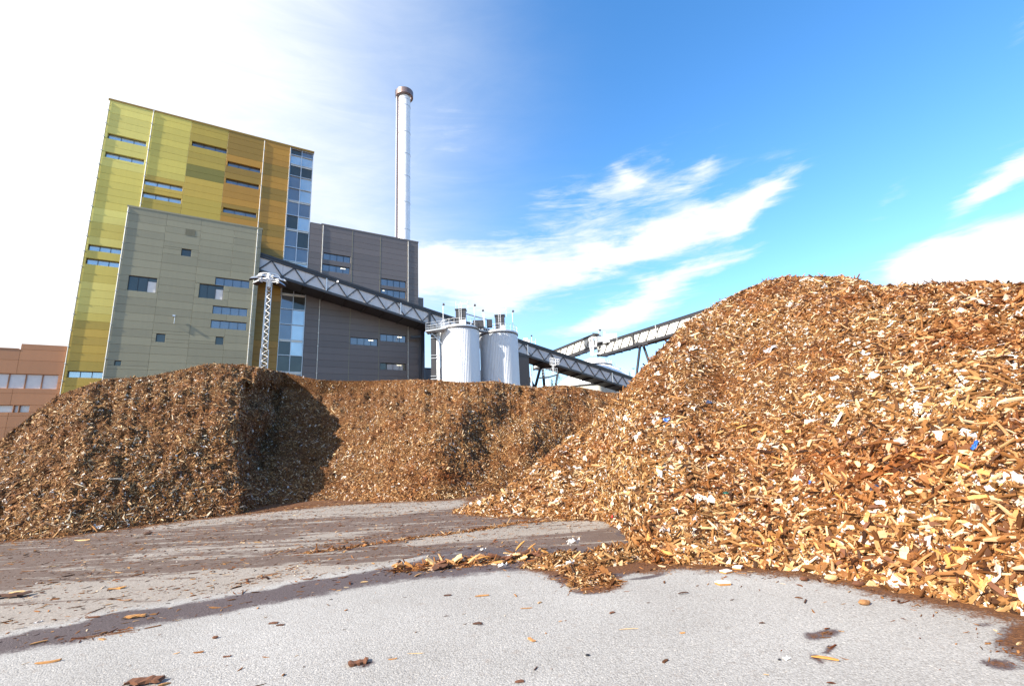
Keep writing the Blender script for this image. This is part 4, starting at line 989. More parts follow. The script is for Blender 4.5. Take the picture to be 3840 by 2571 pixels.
p = on_g1(1262); MB().box((p.x-.14, p.y-.2, p.z-.35), (p.x+.14, p.y-.1, p.z-.05)).build('lamp', M['white'], g1)
def legs(parent, O, pts, m, r=.3, n=14):
    for a, b in pts: MB().tube(Vector(a)-O, Vector(b)-O, r, n=n).build('support_leg', m, parent, smooth=True)
c_ = at(1585, 1240, 78.5)
legs(g1, O1, [((c_[0], c_[1], 0), (c_[0], c_[1], c_[2]))], M['dark'], .33)
MB().bar(Vector(c_)-O1+Vector((0, 0, -1.0)), Vector(at(1540, 1264, 78.0))-O1, .35).build('cross_arm', M['dark'], g1)
D2 = 92.0
for (x0, y0), (x1, y1) in (((2028, 1372), (2006, 1455)), ((2034, 1372), (2042, 1456)), ((1985, 1415), (2005, 1455)), ((2093, 1390), (2083, 1452))):
    a = at(x0, y0, D2); b = at(x1, y1, D2); k = (a[2])/(a[2]-b[2]); b = a+(b-a)*k
    legs(g1, O1, [(tuple(b), tuple(a))], M['dark'] if x0 < 2090 else M['gal2'], .28 if x0 < 2090 else .22)
# dark block behind the right silo
bk = at(1962, 1330, 82); blk = empty('transfer_block', (bk[0], bk[1], 0), 'dark transfer house under the gallery, right behind the silos', 'building', rz=math.atan2(NR[1], NR[0])+math.pi/2)
MB().box((-2.6, 0, 0), (1.15, 4, bk[2]-.2)).build('wall', M['darkclad'], blk)
MB().tube((1.45, 0, 0), (1.45, 0, bk[2]-2.2), .16, n=10).build('downpipe', M['galv'], blk)
MB().box((-2.7, -.06, bk[2]-.195), (1.2, 4.1, bk[2]+.0)).build('roof', M['dark'], blk)

# upper right galleries
SR = Vector((0.35, 0.94, 0)).normalized()
A2 = at(2236, 1292, 120); B2 = at(2720, 1137, 94)
vv = Vector((B2[0]-A2[0], B2[1]-A2[1], 0)).normalized(); SR = Vector((-vv.y, vv.x, 0)); SR = SR if SR.y > 0 else -SR
B2b = Vector(B2)+(Vector(B2)-Vector(A2))*.35
g2, O2, a2_, b2_, d2, L2_ = gallery('conveyor_gallery', 'cream trussed conveyor gallery climbing to the upper right behind the big heap', A2, tuple(B2b), 2.75, 3.4, tuple(SR), 2.9, M['gal2'], brw=.14, roofh=.5, underh=.55)
A3 = at(2066, 1318, 132); B3 = at(2224, 1254, 121)
vv = Vector((B3[0]-A3[0], B3[1]-A3[1], 0)).normalized(); S3 = Vector((-vv.y, vv.x, 0)); S3 = S3 if S3.y > 0 else -S3
A3b = Vector(A3)-(Vector(B3)-Vector(A3))*.5
g3, O3, a3_, b3_, d3, L3_ = gallery('conveyor_gallery', 'short cream conveyor gallery rising to the head frame above the white dome', tuple(A3b), B3, 2.9, 3.2, tuple(S3), 2.6, M['gal2'], brw=.14, roofh=.45, underh=.6)
for (px, wd) in ((2380, .5), (2468, .25), (2320, .2)):
    f = (px-2236)/(2720-2236); f = f/(f+(1-f)*94/120)*1.0
    p = Vector(A2).lerp(Vector(B2), f)-O2; MB().bar(p-Vector((0, 0, 2.9))-SR*.14, p+Vector((0, 0, .1))-SR*.14, wd, .1, up=tuple(SR)).build('frame_post', M['dark'] if wd > .4 else M['galv'], g2)
DL = 108
for (x0, y0), (x1, y1) in (((2401, 1290), (2386, 1415)), ((2411, 1290), (2437, 1366))):
    a = at(x0, y0, DL); b = at(x1, y1, DL); k = a[2]/(a[2]-b[2]); b = a+(b-a)*k
    legs(g2, O2, [(tuple(b), tuple(a))], M['dark'], .3)
a = Vector(at(2382, 1288, DL-1.5))-O2; b = Vector(at(2428, 1288, DL-1.5))-O2; MB().bar(a, b, .5, .55).build('leg_head', M['dark'], g2)
# head frame and machinery
hp = at(2215, 1335, 119); hf = empty('head_frame', (hp[0], hp[1], 0), 'white steel head frame with drive machinery where the two upper galleries meet', 'steel frame')
def hq(x, y, D=118.5): return Vector(at(x, y, D))-Vector((hp[0], hp[1], 0))
mb = MB()
for x0, y0, x1, y1, D in ((2210, 1268, 2219, 1332, 118), (2222, 1262, 2226, 1325, 118), (2234, 1262, 2236, 1300, 118), (2210, 1268, 2236, 1264, 118), (2215, 1300, 2236, 1296, 118), (2219, 1332, 2250, 1322, 118)): mb.bar(hq(x0, y0, D), hq(x1, y1, D), .32)
mb.build('frame', M['white'], hf)
MB().bar(hq(2222, 1254), hq(2247, 1257), 2.6, .3).build('roof', M['dark'], hf)
mb = MB(); a = hq(2238, 1270); mb.box((a.x, a.y-1.2, a.z-1.1), (a.x+2.6, a.y+.8, a.z+.4)); mb.box((a.x+2.9, a.y-1, a.z-1.0), (a.x+3.9, a.y+.5, a.z+.7)); mb.build('drive_unit', M['galv'], hf)
a = hq(2290, 1268, 117); mb = MB().box((a.x-1.3, a.y-1, a.z-1.2), (a.x+1.4, a.y+1, a.z+1.0)).box((a.x-1.9, a.y-.6, a.z-1.2), (a.x-1.35, a.y+.6, a.z-.1)); mb.build('control_cabin', M['white'], hf)
MB().tube(hq(2267, 1262), hq(2267, 1243), .22, n=10).build('vent_pipe', M['white'], hf)
lp = MB().tube(hq(2246, 1262), hq(2246, 1240), .07, n=8).build('lamp_post', M['white'], hf)
a = hq(2248, 1239); MB().box((a.x-.15, a.y-.2, a.z-.1), (a.x+.4, a.y+.2, a.z+.25)).build('lamp_head', M['dark'], lp)
rl = MB()
for x in range(2220, 2275, 6): rl.bar(hq(x, 1279), hq(x, 1270), .08)
rl.bar(hq(2220, 1270), hq(2274, 1268), .08).bar(hq(2220, 1275), hq(2274, 1273), .06); rl.build('railing', M['galv'], hf)
# small machinery peeking over the long gallery
mp2 = at(1975, 1275, 88); mh = empty('gallery_machinery', (mp2[0], mp2[1], 0), 'small white machinery with a lamp peeking above the long gallery right of the silos', 'machinery')
z = mp2[2]
MB().box((-1.0, 0, z-1.6), (.6, 1, z+.1)).box((-.6, .2, z+.103), (.2, .8, z+.5)).build('housing', M['white'], mh)
MB().bar((1.0, 0, z-1.8), (1.0, 0, z+.7), .07).bar((1.7, 0, z-2), (1.7, 0, z+.2), .06).bar((1, 0, z-.3), (1.7, 0, z-.5), .05).build('railing', M['white'], mh)
MB().box((.85, -.1, z+.7), (1.15, .2, z+.95)).build('lamp_head', M['dark'], mh)

# stairs / ladders at the gallery node
sp = at(2070, 1345, 84); st = empty('access_stair', (sp[0], sp[1], 0), 'galvanised caged ladder and stair landings under the long gallery', 'stair')
def sq(x, y, D=84.0): return Vector(at(x, y, D))-Vector((sp[0], sp[1], 0))
mb = MB()
def grid_rail(x0, y0, x1, y1, x2, y2, x3, y3, n, hn=2):
    for i in range(n+1):
        f = i/n; mb.bar(sq(x0+(x1-x0)*f, y0+(y1-y0)*f), sq(x2+(x3-x2)*f, y2+(y3-y2)*f), .055)
    for j in range(hn+1):
        f = j/hn; mb.bar(sq(x0+(x2-x0)*f, y0+(y2-y0)*f), sq(x1+(x3-x1)*f, y1+(y3-y1)*f), .055)
grid_rail(2063, 1367, 2084, 1370, 2063, 1340, 2082, 1343, 4); grid_rail(2084, 1366, 2096, 1366, 2085, 1345, 2097, 1346, 2); mb.build('cage', M['white'], st)
mb = MB(); grid_rail(2032, 1407, 2090, 1402, 2033, 1383, 2090, 1380, 9); mb.build('landing_railing', M['galv'], st)
MB().bar(sq(2022, 1417), sq(2060, 1413), .5, .2).bar(sq(2060, 1413), sq(2092, 1404), .5, .2).build('landing', M['dark'], st)
mb = MB()
for x in (2046, 2058): mb.bar(sq(x, 1415), sq(x+2, 1475), .07)
for i in range(14): mb.bar(sq(2046, 1418+i*4), sq(2058, 1418+i*4), .05)
for x in (2071, 2077): mb.bar(sq(x, 1366), sq(x, 1404), .06)
for i in range(9): mb.bar(sq(2071, 1368+i*4), sq(2077, 1368+i*4), .04)
mb.build('ladder', M['white'], st)

# ---------------- white dome
dc = at(2236, 1457, 140); zb = dc[2]; r_b = 163/FPX*140*1.02
zr = at(2238, 1358, 135)[2]; za = at(2228, 1333, 135)[2]; r_t = 56/FPX*137
dome = empty('storage_dome', (dc[0], dc[1], 0), 'white conical storage dome behind the crossing conveyor galleries', 'dome')
prof = [(r_b, zb), (r_b*.78, zb+(zr-zb)*.36), (r_b*.58, zb+(zr-zb)*.68), (r_t, zr)]
n = 16
for i in range(n):
    P = []; 
    for k in range(2):
        a = 2*math.pi*(i+k)/n+(.004 if k == 0 else -.004)
        P += [(r*math.cos(a), r*math.sin(a), z) for r, z in prof]
    # slightly sagging membrane between ribs
    am = 2*math.pi*(i+.5)/n; Pm = [(r*.975*math.cos(am), r*.975*math.sin(am), z) for r, z in prof]
    V_ = P[:4]+Pm+P[4:]
    MB().add(V_, [(j+4*c, j+4*(c+1), j+1+4*(c+1), j+1+4*c) for c in range(2) for j in range(3)]).build('membrane_panel', M['tent'], dome)
MB().lathe([(r_t+.05, zr-.6), (r_t+.9, zr-.5), (r_t+.9, zr-.2), (r_t+.1, zr-.1)], 32).build('ring_walkway', M['dark'], dome)
MB().lathe([(r_t, zr-.1), (r_t*.8, zr+(za-zr)*.6), (r_t*.4, za), (0.02, za+.1)], 24).build('cap', M['tent'], dome, smooth=True)
rl = MB()
for i in range(28):
    a, b = 2*math.pi*i/28, 2*math.pi*(i+1)/28; ra = r_t+.85
    rl.bar((ra*math.cos(a), ra*math.sin(a), zr-.2), (ra*math.cos(a), ra*math.sin(a), zr+1.0), .08)
    for h in (.4, 1.0): rl.bar((ra*math.cos(a), ra*math.sin(a), zr+h), (ra*math.cos(b), ra*math.sin(b), zr+h), .07)
rl.build('railing', M['white'], dome)
MB().lathe([(r_b+.1, zb-.35), (r_b+.3, zb-.3), (r_b+.3, zb-.03), (r_b-.2, zb-.02)], 48).build('eaves', M['dark'], dome)
wl = MB(); MB().lathe([(r_b-.1, -1), (r_b-.1, zb-.33)], 48).build('concrete_wall', M['conc'], dome)
# stair up the right slope
mb = MB(); a = Vector((r_b*math.cos(-.25), r_b*math.sin(-.25), zb)); b = Vector((r_t*math.cos(-.25), r_t*math.sin(-.25), zr))
mb.bar(a+Vector((0, 0, .3)), b+Vector((0, 0, .3)), .8, .12)
for f in np.linspace(0, 1, 12): p = a.lerp(b, f); mb.bar(p+Vector((0, 0, .3)), p+Vector((0, 0, 1.4)), .07)
mb.bar(a+Vector((0, 0, 1.4)), b+Vector((0, 0, 1.4)), .07); mb.build('roof_stair', M['galv'], dome)

# ---------------- floodlight mast (lattice)
mt = at(1003, 1030, 41); mbz = mt[2]; MX, MY = mt[0]+.15, mt[1]
mast = empty('floodlight_mast', (MX, MY, 0), 'white lattice floodlight mast behind the left mound, ring of lamps on top', 'light mast')
def tri(z):
    w_ = .42-.008*z if z < 10.4 else .27-.006*(z-10.4)
    return [Vector((w_*math.cos(a), w_*math.sin(a), z)) for a in (R(20), R(140), R(260))]
for seg, (za_, zb_) in enumerate(((0, 10.4), (10.45, mbz-.4))):
    lg = tri(za_); tp = tri(zb_-.01)
    ts = MB(); nn_ = int((zb_-za_)/.55)
    for k in range(3): MB().bar(lg[k], tp[k], .06).build('mast_leg', M['galv'], mast)
    for i in range(nn_):
        for k in range(3):
            a = lg[k].lerp(tp[k], i/nn_); b = lg[(k+1) % 3].lerp(tp[(k+1) % 3], (i+.5)/nn_); c = lg[k].lerp(tp[k], (i+1)/nn_)
            ts.bar(a, b, .028); ts.bar(b, c, .028)
    l_ = ts.build('lattice', M['galv'], mast); l_['kind'] = 'stuff'
hr = MB(); nz_ = 24
for i in range(nz_):
    a, b = 2*math.pi*i/nz_, 2*math.pi*(i+1)/nz_
    for z, rr in ((mbz-.35, .78), (mbz-.16, .78)): hr.bar((rr*math.cos(a), rr*math.sin(a), z), (rr*math.cos(b), rr*math.sin(b), z), .07)
for a in np.arange(0, 2*math.pi, math.pi/3): hr.bar((.2*math.cos(a), .2*math.sin(a), mbz-.3), (.78*math.cos(a), .78*math.sin(a), mbz-.3), .06)
hr.tube((0, 0, mbz-1.1), (0, 0, mbz), .18, n=10); hr.build('head_ring', M['white'], mast)
for i in range(7):
    a = i*2*math.pi/7+.2; c, s = math.cos(a), math.sin(a)
    def lp3(r, t, z): return (r*c-t*s, r*s+t*c, z)
    zc_ = mbz-.2
    MB().hexa([lp3(.8, -.22, zc_-.28), lp3(1.42, -.27, zc_-.46), lp3(1.42, .27, zc_-.46), lp3(.8, .22, zc_-.28), lp3(.82, -.12, zc_-.1), lp3(1.25, -.14, zc_-.24), lp3(1.25, .14, zc_-.24), lp3(.82, .12, zc_-.1)]).build('floodlight', M['galv'], mast)
    MB().hexa([lp3(.83, -.2, zc_-.32), lp3(1.4, -.25, zc_-.485), lp3(1.4, .25, zc_-.485), lp3(.83, .2, zc_-.32), lp3(.83, -.2, zc_-.295), lp3(1.4, -.25, zc_-.465), lp3(1.4, .25, zc_-.465), lp3(.83, .2, zc_-.295)]).build('lamp_glass', M['dark'], mast)

# ---------------- trees far behind
def conifer(px, py, D, h, w_, label, broad=False):
    p = at(px, py, D); zt_ = p[2]; t = empty('spruce_tree' if not broad else 'birch_tree', (p[0], p[1], 0), label, 'tree')
    MB().tube((0, 0, 0), (0, 0, zt_-.2), .22, .03, n=8).build('trunk', M['bark'], t)
    r = random.Random(int(px)); mb = MB()
    for i in range(1100):
        f = r.random()**.8; z = zt_-f*min(h, zt_-1)
        rad = w_*(f**.9 if not broad else math.sin(min(1, f*1.05)*math.pi*.8+.15))*r.random()**.45*(.75+.25*math.sin(z*5+r.random()))
        a = r.random()*6.283; c = Vector((rad*math.cos(a), rad*math.sin(a), z-(.25*rad if not broad else 0)))
        e1 = Vector((r.gauss(0, 1), r.gauss(0, 1), r.gauss(0, .5))).normalized()*.3; e2 = Vector((r.gauss(0, 1), r.gauss(0, 1), r.gauss(0, 1))).normalized()*.16
        mb.add([c, c+e1, c+e1*.6+e2], [(0, 1, 2)])
    o = mb.build('crown', M['leaf'], t); o['kind'] = 'stuff'
conifer(2069, 1420, 165, 9, 2.0, 'small dark spruce seen under the long gallery beside the stair')
conifer(2094, 1402, 170, 9, 3.2, 'pale green leafy tree between the gallery legs', True)
conifer(2360, 1392, 175, 9, 1.5, 'thin dark spruce top right of the white dome')
conifer(2372, 1415, 175, 9, 2.4, 'low bushy tree top behind the gallery leg', True)
conifer(2325, 1380, 168, 9, 1.2, 'tiny spruce tip showing over the right slope of the dome')
sl_ = at(2372, 1383, 118); lpst = empty('street_lamp', (sl_[0], sl_[1], 0), 'thin pale lamp post between the dome and the gallery leg', 'lamp')
MB().tube((0, 0, 0), (0, 0, sl_[2]), .09, .06, n=8).build('pole', M['white'], lpst); MB().box((-.1, -.2, sl_[2]), (.5, .2, sl_[2]+.18)).build('lamp_head', M['dark'], lpst)
yl_ = at(0, 1645, 60)

# ================================================================== SINGLE PIECES
def surf(P, px, py):
    """point of the heap surface seen at a photo pixel, and its normal"""
    X_, Y_, _ = project(P); k = P.shape[1]
    fr = slice(0, k)
    d = (X_-px)**2+(Y_-py)**2; d[:, 240 if P is PR else 170:] += 1e9
    i, j = np.unravel_index(np.argmin(d), d.shape); i = min(max(i, 1), P.shape[0]-2); j = min(max(j, 1), k-2)
    nv = np.cross(P[i+1, j]-P[i-1, j], P[i, j+1]-P[i, j-1]); nv /= np.linalg.norm(nv); nv *= np.sign(nv[2]); return P[i, j], nv
ME = {}
for c_n in ('w_pale', 'w_tan', 'w_red', 'w_dark', 'w_orange', 's_white'):
    for k in ('sliver', 'block', 'plate', 'splinter', 'bark'):
        for v in range(2): ME[(c_n, k, v)] = chip_mesh('wood_piece', k, hash((k, v)) % 97 if False else (len(k)*13+v*7+len(c_n)), M[c_n])
for c_n in ('s_white', 's_blue', 's_navy', 's_red', 's_grey', 's_green'):
    ME[(c_n, 'scrap', 0)] = scrap_mesh('plastic_scrap', 5+len(c_n), M[c_n], 5, .35); ME[(c_n, 'scrap', 1)] = scrap_mesh('plastic_scrap', 15+len(c_n), M[c_n], 5, .5, .45)
for c_n in ('s_pink', 's_black', 'w_red', 'w_pale', 'w_dark'): ME[(c_n, 'rock', 0)] = rock_mesh('stone', 3, M[c_n])
def place(name, me, p, nrm, size, yaw, label, cat, group=None, wf=1.0, tilt=0.0):
    n = Vector(nrm).normalized(); r = Matrix.Rotation(yaw, 3, 'Z'); qn = Vector((0, 0, 1)).rotation_difference(n).to_matrix()
    m = (qn @ r @ Matrix.Rotation(tilt, 3, 'Y')).to_4x4(); m.translation = Vector(p)
    o = bpy.data.objects.new(name, me); C.objects.link(o); o.matrix_world = m @ Matrix.Diagonal((size, size*wf, size*wf, 1)); tag(o, label, cat, group); return o
def G(x, y, z=0.02): p = gnd(*q(x, y)); return (p[0], p[1], z)
UPN = (0, 0, 1)
# numbered by look and place, every one with its own words
items = [
 ('brown_stone', ('s_pink', 'rock', 0), 1978, 1382, .115, .1, 'rough brown stone alone on the pale asphalt below the big heap', 'stone', 1.0),
 ('tile_fragment', None, 1653, 1336, .14, .2, 'square white-topped tile fragment lying on the asphalt', 'tile', 1),
 ('tile_fragment', None, 1660, 1309, .12, .5, 'small white block with a dark underside at the foot of the heap', 'tile', 1),
 ('tile_fragment', None, 1688, 1300, .13, .9, 'white tile chip touching the foot of the big heap', 'tile', 1),
 ('stone', ('w_red', 'rock', 0), 1840, 1327, .11, .3, 'flat red-brown bark lump just off the heap, left one of three', 'bark', 1),
 ('stone', ('w_pale', 'rock', 0), 1902, 1326, .15, .1, 'tan oval lump just off the heap, middle one of three', 'wood', 1),
 ('stone', ('w_red', 'rock', 0), 1964, 1339, .13, .0, 'red-brown lump just off the heap, right one of three', 'bark', 1),
 ('round_stone', ('w_pale', 'rock', 0), 1693, 1286, .17, .2, 'smooth tan oval pebble lying at the very edge of the heap', 'stone', 1),
 ('twig', ('w_dark', 'splinter', 0), 1563, 1358, .13, .2, 'short dark twig on the asphalt below the white tile', 'twig', 1.6),
 ('twig', ('w_dark', 'splinter', 1), 1842, 1376, .13, .9, 'crooked dark twig left of the brown stone', 'twig', 1.6),
 ('wood_stick', ('w_orange', 'sliver', 0), 1888, 1508, .17, -.5, 'orange-brown stick in a dark damp smear at the lower right', 'wood', .9),
 ('wood_piece', ('w_orange', 'plate', 0), 1561, 1447, .05, .2, 'tiny orange chip on the open asphalt', 'wood', 1),
 ('straw', ('w_pale', 'splinter', 0), 1438, 1439, .17, .0, 'thin pale straw-like splinter on the open asphalt right of centre', 'splinter', .5),
 ('straw', ('w_pale', 'splinter', 1), 951, 1494, .14, -.05, 'thin pale straw-like splinter near the bottom centre', 'splinter', .5),
 ('plastic_scrap', ('s_white', 'scrap', 0), 1798, 1507, .05, .2, 'tiny white scrap on the asphalt at the lower right', 'scrap', 1),
 ('black_stone', ('s_black', 'rock', 0), 1344, 1499, .035, .2, 'small black stone on the asphalt, lower centre', 'stone', 1),
 ('black_stone', ('s_black', 'rock', 0), 1783, 1509, .025, .2, 'tiny black stone beside the white scrap', 'stone', 1),
 ('wood_piece', ('w_tan', 'bark', 0), 1216, 1463, .11, -1.05, 'weathered brown wood piece pointing towards the camera, bottom centre', 'wood', .8),
 ('wood_piece', ('w_red', 'plate', 0), 1188, 1559, .07, .1, 'red-brown bark flake at the bottom edge', 'bark', 1),
 ('bark_clump', ('w_red', 'bark', 0), 818, 1517, .17, .4, 'crumbly dark bark clump left of bottom centre', 'bark', 1.3),
 ('wood_piece', ('w_tan', 'sliver', 1), 898, 1507, .075, .2, 'short tan chip right of the crumbly bark clump', 'wood', 1),
 ('twig', ('w_dark', 'splinter', 1), 1225, 1529, .07, 1.1, 'short dark twig near the bottom centre', 'twig', 1.8),
 ('wood_piece', ('w_dark', 'plate', 1), 1092, 1426, .09, .1, 'dark flake on pale asphalt in the middle foreground', 'wood', 1),
 ('wood_piece', ('w_dark', 'plate', 0), 1024, 1361, .09, .2, 'small dark flake just below the scraped row', 'wood', 1),
 ('wood_piece', ('w_tan', 'sliver', 0), 1103, 1363, .16, .1, 'slim brown chip below the scraped row of wood', 'wood', .8),
 ('wood_piece', ('w_tan', 'splinter', 0), 1203, 1391, .13, .0, 'thin brown splinter lying flat on the pale asphalt', 'splinter', 1),
 ('wood_piece', ('w_red', 'plate', 1), 1400, 1401, .07, .7, 'small red-brown flake standing up on the asphalt', 'bark', 1),
 ('wood_piece', ('w_dark', 'block', 1), 1743, 1425, .05, 0, 'tiny dark crumb in the open asphalt on the right', 'wood', 1),
 ('wood_piece', ('w_tan', 'sliver', 1), 109, 1515, .19, .3, 'long brown chip at the lower left', 'wood', .9),
 ('bark_clump', ('w_red', 'bark', 1), 330, 1563, .26, .1, 'large red-brown bark piece cut by the bottom edge', 'bark', 1.2),
 ('plastic_scrap', ('s_white', 'scrap', 1), 357, 1560, .08, .3, 'white scrap beside the bark piece at the bottom edge', 'scrap', 1),
 ('wood_piece', ('w_red', 'bark', 0), 519, 1501, .07, .2, 'red-brown chip on the pale asphalt, lower left', 'bark', 1),
 ('stone', ('w_red', 'rock', 0), 492, 1459, .055, .2, 'small rust-coloured lump on the pale asphalt', 'stone', 1),
 ('wood_piece', ('w_red', 'plate', 1), 625, 1425, .09, .1, 'dark red flake just below the wet band', 'bark', 1),
 ('wood_piece', ('w_dark', 'plate', 0), 642, 1429, .08, .1, 'dark flake right of the dark red flake', 'bark', 1),
 ('wood_piece', ('w_red', 'sliver', 0), 213, 1412, .14, .2, 'reddish chip on the dry strip above the wet band', 'wood', 1.1),
 ('wood_piece', ('w_tan', 'sliver', 0), 88, 1470, .13, .8, 'brown chip in the wet band at the far left', 'wood', 1),
 ('wood_piece', ('w_tan', 'bark', 1), 308, 1412, .22, .3, 'brown split wood with a bark edge in the wet band', 'wood', 1),
 ('bark_clump', ('w_dark', 'bark', 0), 22, 1366, .42, .15, 'dark wet log piece at the left edge of the picture', 'bark', 1),
 ('wood_piece', ('w_pale', 'block', 1), 40, 1358, .2, .2, 'pale splintered wood on top of the dark log piece', 'wood', 1),
 ('wood_piece', ('w_orange', 'bark', 1), 268, 1346, .2, .4, 'orange chip cluster on the dry strip at the left', 'wood', 1),
 ('wood_piece', ('w_pale', 'sliver', 0), 833, 1331, .1, .1, 'bright yellow chip in the wet band left of centre', 'wood', 1),
 ('wood_piece', ('w_pale', 'sliver', 1), 188, 1236, .42, .0, 'long pale lath lying in front of the left mound', 'wood', .7),
 ('stone', ('w_dark', 'rock', 0), 338, 1222, .2, .2, 'dark clod in front of the left mound', 'stone', 1),
]
for nm, key, x, y, s, yaw, lab, cat, wf in items:
    if key is None:
        o = empty(nm, G(x, y, 0), lab, cat, rz=yaw)
        r = random.Random(int(x)); P = [(-.5, -.35, .0), (.5, -.4, .0), (.45, .4, .0), (-.5, .35, .0)]
        P = [(a*s+r.uniform(-.01, .01), b*s+r.uniform(-.01, .01), .003) for a, b, c in P]; h = .17*s
        T_ = [(a, b, h) for a, b, c in P]; T2 = [(a*.96, b*.96, h+.012) for a, b, c in P]
        MB().hexa(P+T_).build('body', M['w_tan'], o); MB().hexa([(a, b, h+.002) for a, b, c in P]+T2).build('glaze', M['s_white'], o)
        continue
    zz = {'rock': .18*s, 'block': .10*s*wf, 'bark': .08*s*wf, 'plate': .05*s, 'sliver': .06*s, 'splinter': .05*s*wf, 'scrap': .16*s}[key[1]]
    place(nm, ME[key], G(x, y, zz+.002), UPN, s, yaw, lab, cat, None, wf)
# distinctive pieces on the heaps
hp_ = [
 ('plastic_scrap', ('s_blue', 'scrap', 0), 1525, 962, .30, 'bright blue plastic scrap on the left part of the big heap', 'scrap'),
 ('plastic_scrap', ('s_white', 'scrap', 1), 2108, 944, .34, 'large folded white plastic sheet high on the right of the big heap', 'scrap'),
 ('plastic_scrap', ('s_grey', 'scrap', 0), 2118, 955, .22, 'lilac grey plastic piece under the folded white sheet', 'scrap'),
 ('plastic_scrap', ('s_navy', 'scrap', 1), 2000, 1116, .22, 'dark grey-blue cloth scrap in the lower middle of the big heap', 'scrap'),
 ('plastic_scrap', ('s_navy', 'scrap', 0), 1621, 922, .22, 'navy scrap above the bright blue one', 'scrap'),
 ('plastic_scrap', ('s_red', 'scrap', 0), 1404, 1181, .12, 'small red plastic scrap at the left foot of the big heap', 'scrap'),
 ('plastic_scrap', ('s_navy', 'scrap', 1), 1433, 1187, .16, 'dark navy scrap right of the red scrap', 'scrap'),
 ('plastic_scrap', ('s_blue', 'scrap', 1), 2232, 1021, .22, 'long blue plastic strip on the right side of the big heap', 'scrap'),
 ('plastic_scrap', ('s_blue', 'scrap', 0), 1856, 1107, .11, 'small blue and white scrap in the middle of the big heap', 'scrap'),
 ('plastic_scrap', ('s_grey', 'scrap', 1), 1763, 800, .45, 'long grey plastic film high on the big heap', 'scrap'),
 ('plastic_scrap', ('s_white', 'scrap', 0), 1822, 1142, .16, 'crumpled white film low on the big heap, left of centre', 'scrap'),
 ('plastic_scrap', ('s_white', 'scrap', 1), 2085, 1113, .16, 'crumpled white film right of the dark cloth scrap', 'scrap'),
 ('plastic_scrap', ('s_white', 'scrap', 0), 2270, 1116, .2, 'white torn film at the right edge of the big heap', 'scrap'),
 ('plastic_scrap', ('s_white', 'scrap', 0), 1980, 1196, .13, 'white crumpled bit near the foot of the big heap', 'scrap'),
 ('plastic_scrap', ('s_green', 'scrap', 1), 1662, 1128, .16, 'teal plastic bit low on the big heap', 'scrap'),
 ('plastic_scrap', ('s_grey', 'scrap', 0), 2064, 1192, .15, 'pinkish grey film near the foot of the big heap', 'scrap'),
 ('plastic_scrap', ('s_navy', 'scrap', 0), 2174, 1254, .1, 'slate blue bit near the right foot of the heap', 'scrap'),
 ('plastic_scrap', ('s_grey', 'scrap', 0), 2170, 1325, .09, 'lilac blue bit low at the right foot of the heap', 'scrap'),
 ('plastic_scrap', ('s_white', 'scrap', 0), 2010, 1155, .13, 'bright white block-like scrap below the dark cloth', 'scrap'),
 ('plastic_scrap', ('s_white', 'scrap', 1), 1585, 800, .4, 'tall white sliver of plastic on the left shoulder of the big heap', 'scrap'),
 ('wood_piece', ('w_pale', 'block', 0), 2093, 1129, .26, 'big pale beam fragment on the right of the big heap', 'wood'),
 ('wood_piece', ('w_pale', 'block', 1), 1845, 1178, .30, 'long pale split board low in the middle of the heap', 'wood'),
 ('wood_piece', ('w_pale', 'plate', 0), 2070, 1262, .2, 'pale board fragment near the right foot', 'wood'),
 ('wood_piece', ('w_pale', 'sliver', 0), 2290, 1320, .2, 'very pale peeled stick at the lower right of the heap', 'wood'),
 ('wood_piece', ('w_orange', 'plate', 1), 1915, 1250, .17, 'round orange wood slab at the foot of the heap', 'wood'),
 ('wood_piece', ('w_red', 'plate', 0), 1930, 1270, .16, 'dark red-brown slab at the foot of the heap', 'wood'),
 ('wood_piece', ('w_orange', 'plate', 0), 1770, 1237, .2, 'chunky orange brown piece near the foot, left of the round slab', 'wood'),
]
rk = random.Random(12)
for nm, key, x, y, s, lab, cat in hp_:
    p, nv = surf(PR, *q(x, y)); place(nm, ME[key], p+nv*.035, nv+np.array([0, -.2, 0]), s*(.55 if key[1] == 'scrap' else .75), rk.uniform(-.8, .8), lab, cat, None, 1.0)
PCN = {'w_pale': 'pale yellow', 'w_tan': 'tan', 'w_orange': 'orange', 'w_red': 'dark reddish brown', 'w_dark': 'dark wet'}
PKN = {'sliver': 'split wood sliver', 'block': 'chunky wood block', 'plate': 'flat wood flake', 'splinter': 'splinter'}
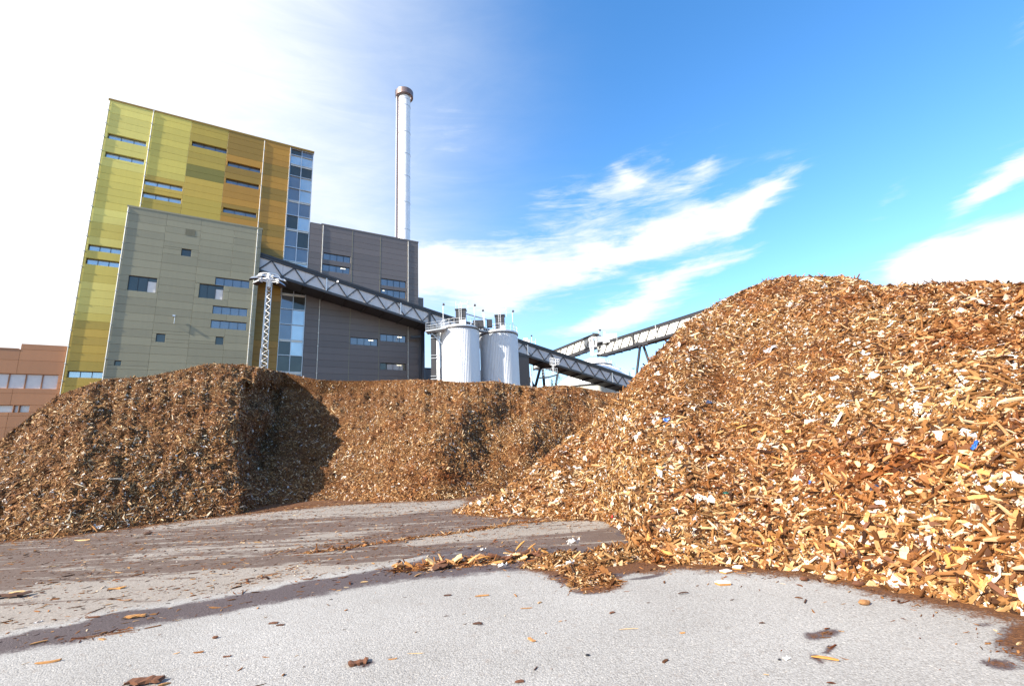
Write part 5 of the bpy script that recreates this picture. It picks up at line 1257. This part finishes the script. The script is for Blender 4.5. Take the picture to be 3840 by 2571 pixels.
# many large pieces that nothing tells apart
for i in range(210):
    x = rk.uniform(1480, 2330); y0 = 1293+(x-1500)*.12 if x > 1500 else 1290
    y = y0-20-(rk.random()**1.5)*330
    p, nv = surf(PR, *q(x, y)); D = math.hypot(p[0], p[1])
    if D > 11: continue
    c_n = rk.choice(['w_pale', 'w_pale', 'w_tan', 'w_tan', 'w_orange', 'w_red']); k = rk.choice(['sliver', 'sliver', 'block', 'plate'])
    nn_ = nv+np.array([rk.gauss(0, .25), rk.gauss(0, .25)-.15, rk.gauss(0, .2)])
    place('wood_piece', ME[(c_n, k, rk.randint(0, 1))], p+nv*.035, nn_, rk.uniform(.09, .18)*(.75 if k == 'plate' else 1), rk.uniform(0, 6.28), PCN[c_n]+' '+PKN[k]+' low on the big right heap', 'wood', 'large wood pieces on the big heap')
for i in range(85):
    f = rk.random(); pts = ROW1; k = min(int(f*(len(pts)-1)), len(pts)-2); t_ = f*(len(pts)-1)-k
    x = pts[k][0]*(1-t_)+pts[k+1][0]*t_+rk.gauss(0, .07); y = pts[k][1]*(1-t_)+pts[k+1][1]*t_+rk.gauss(0, .09)
    c_n = rk.choice(['w_dark', 'w_dark', 'w_red', 'w_red', 'w_orange', 'w_tan', 'w_tan', 'w_pale']); kk = rk.choice(['sliver', 'block', 'block', 'plate']); z = .02+.07*rk.random()
    place('wood_piece', ME[(c_n, kk, rk.randint(0, 1))], (x, y, z), (rk.gauss(0, .3), rk.gauss(0, .3)-.1, 1), rk.uniform(.08, .22), rk.gauss(.2, .6), PCN[c_n]+' '+PKN[kk]+' lying in the scraped row on the wet asphalt', 'wood', 'coarse wood pieces in the scraped row', 1, rk.gauss(0, .25))
for (x, y, s, yaw, lab) in ((1085, 1292, .22, .35, 'pale pink stick leaning out of the scraped row'), (1190, 1262, .24, .8, 'orange stick standing up from the right end of the row'), (1215, 1266, .2, .5, 'second raised orange stick at the right end of the row')):
    place('wood_piece', ME[('w_pale' if x < 1100 else 'w_orange', 'sliver', 0)], G(x, y, .10), UPN, s, yaw, lab, 'wood', None, 1, -.5)
for (x, y, s, lab) in ((1170, 1278, .15, 'white oval scrap in the scraped row'), (1150, 1300, .13, 'white strip of film below the scraped row'), (1105, 1263, .1, 'white scrap on the wet asphalt above the scraped row'), (1315, 1268, .2, 'large white plastic shard on the spilled tongue'), (1306, 1307, .12, 'white crumpled bit on the lower spilled tongue')):
    place('plastic_scrap', ME[('s_white', 'scrap', 1)], G(x, y, .05 if x < 1200 else .2 if y < 1290 else .12), (0, -.3, 1), s, .3, lab, 'scrap')
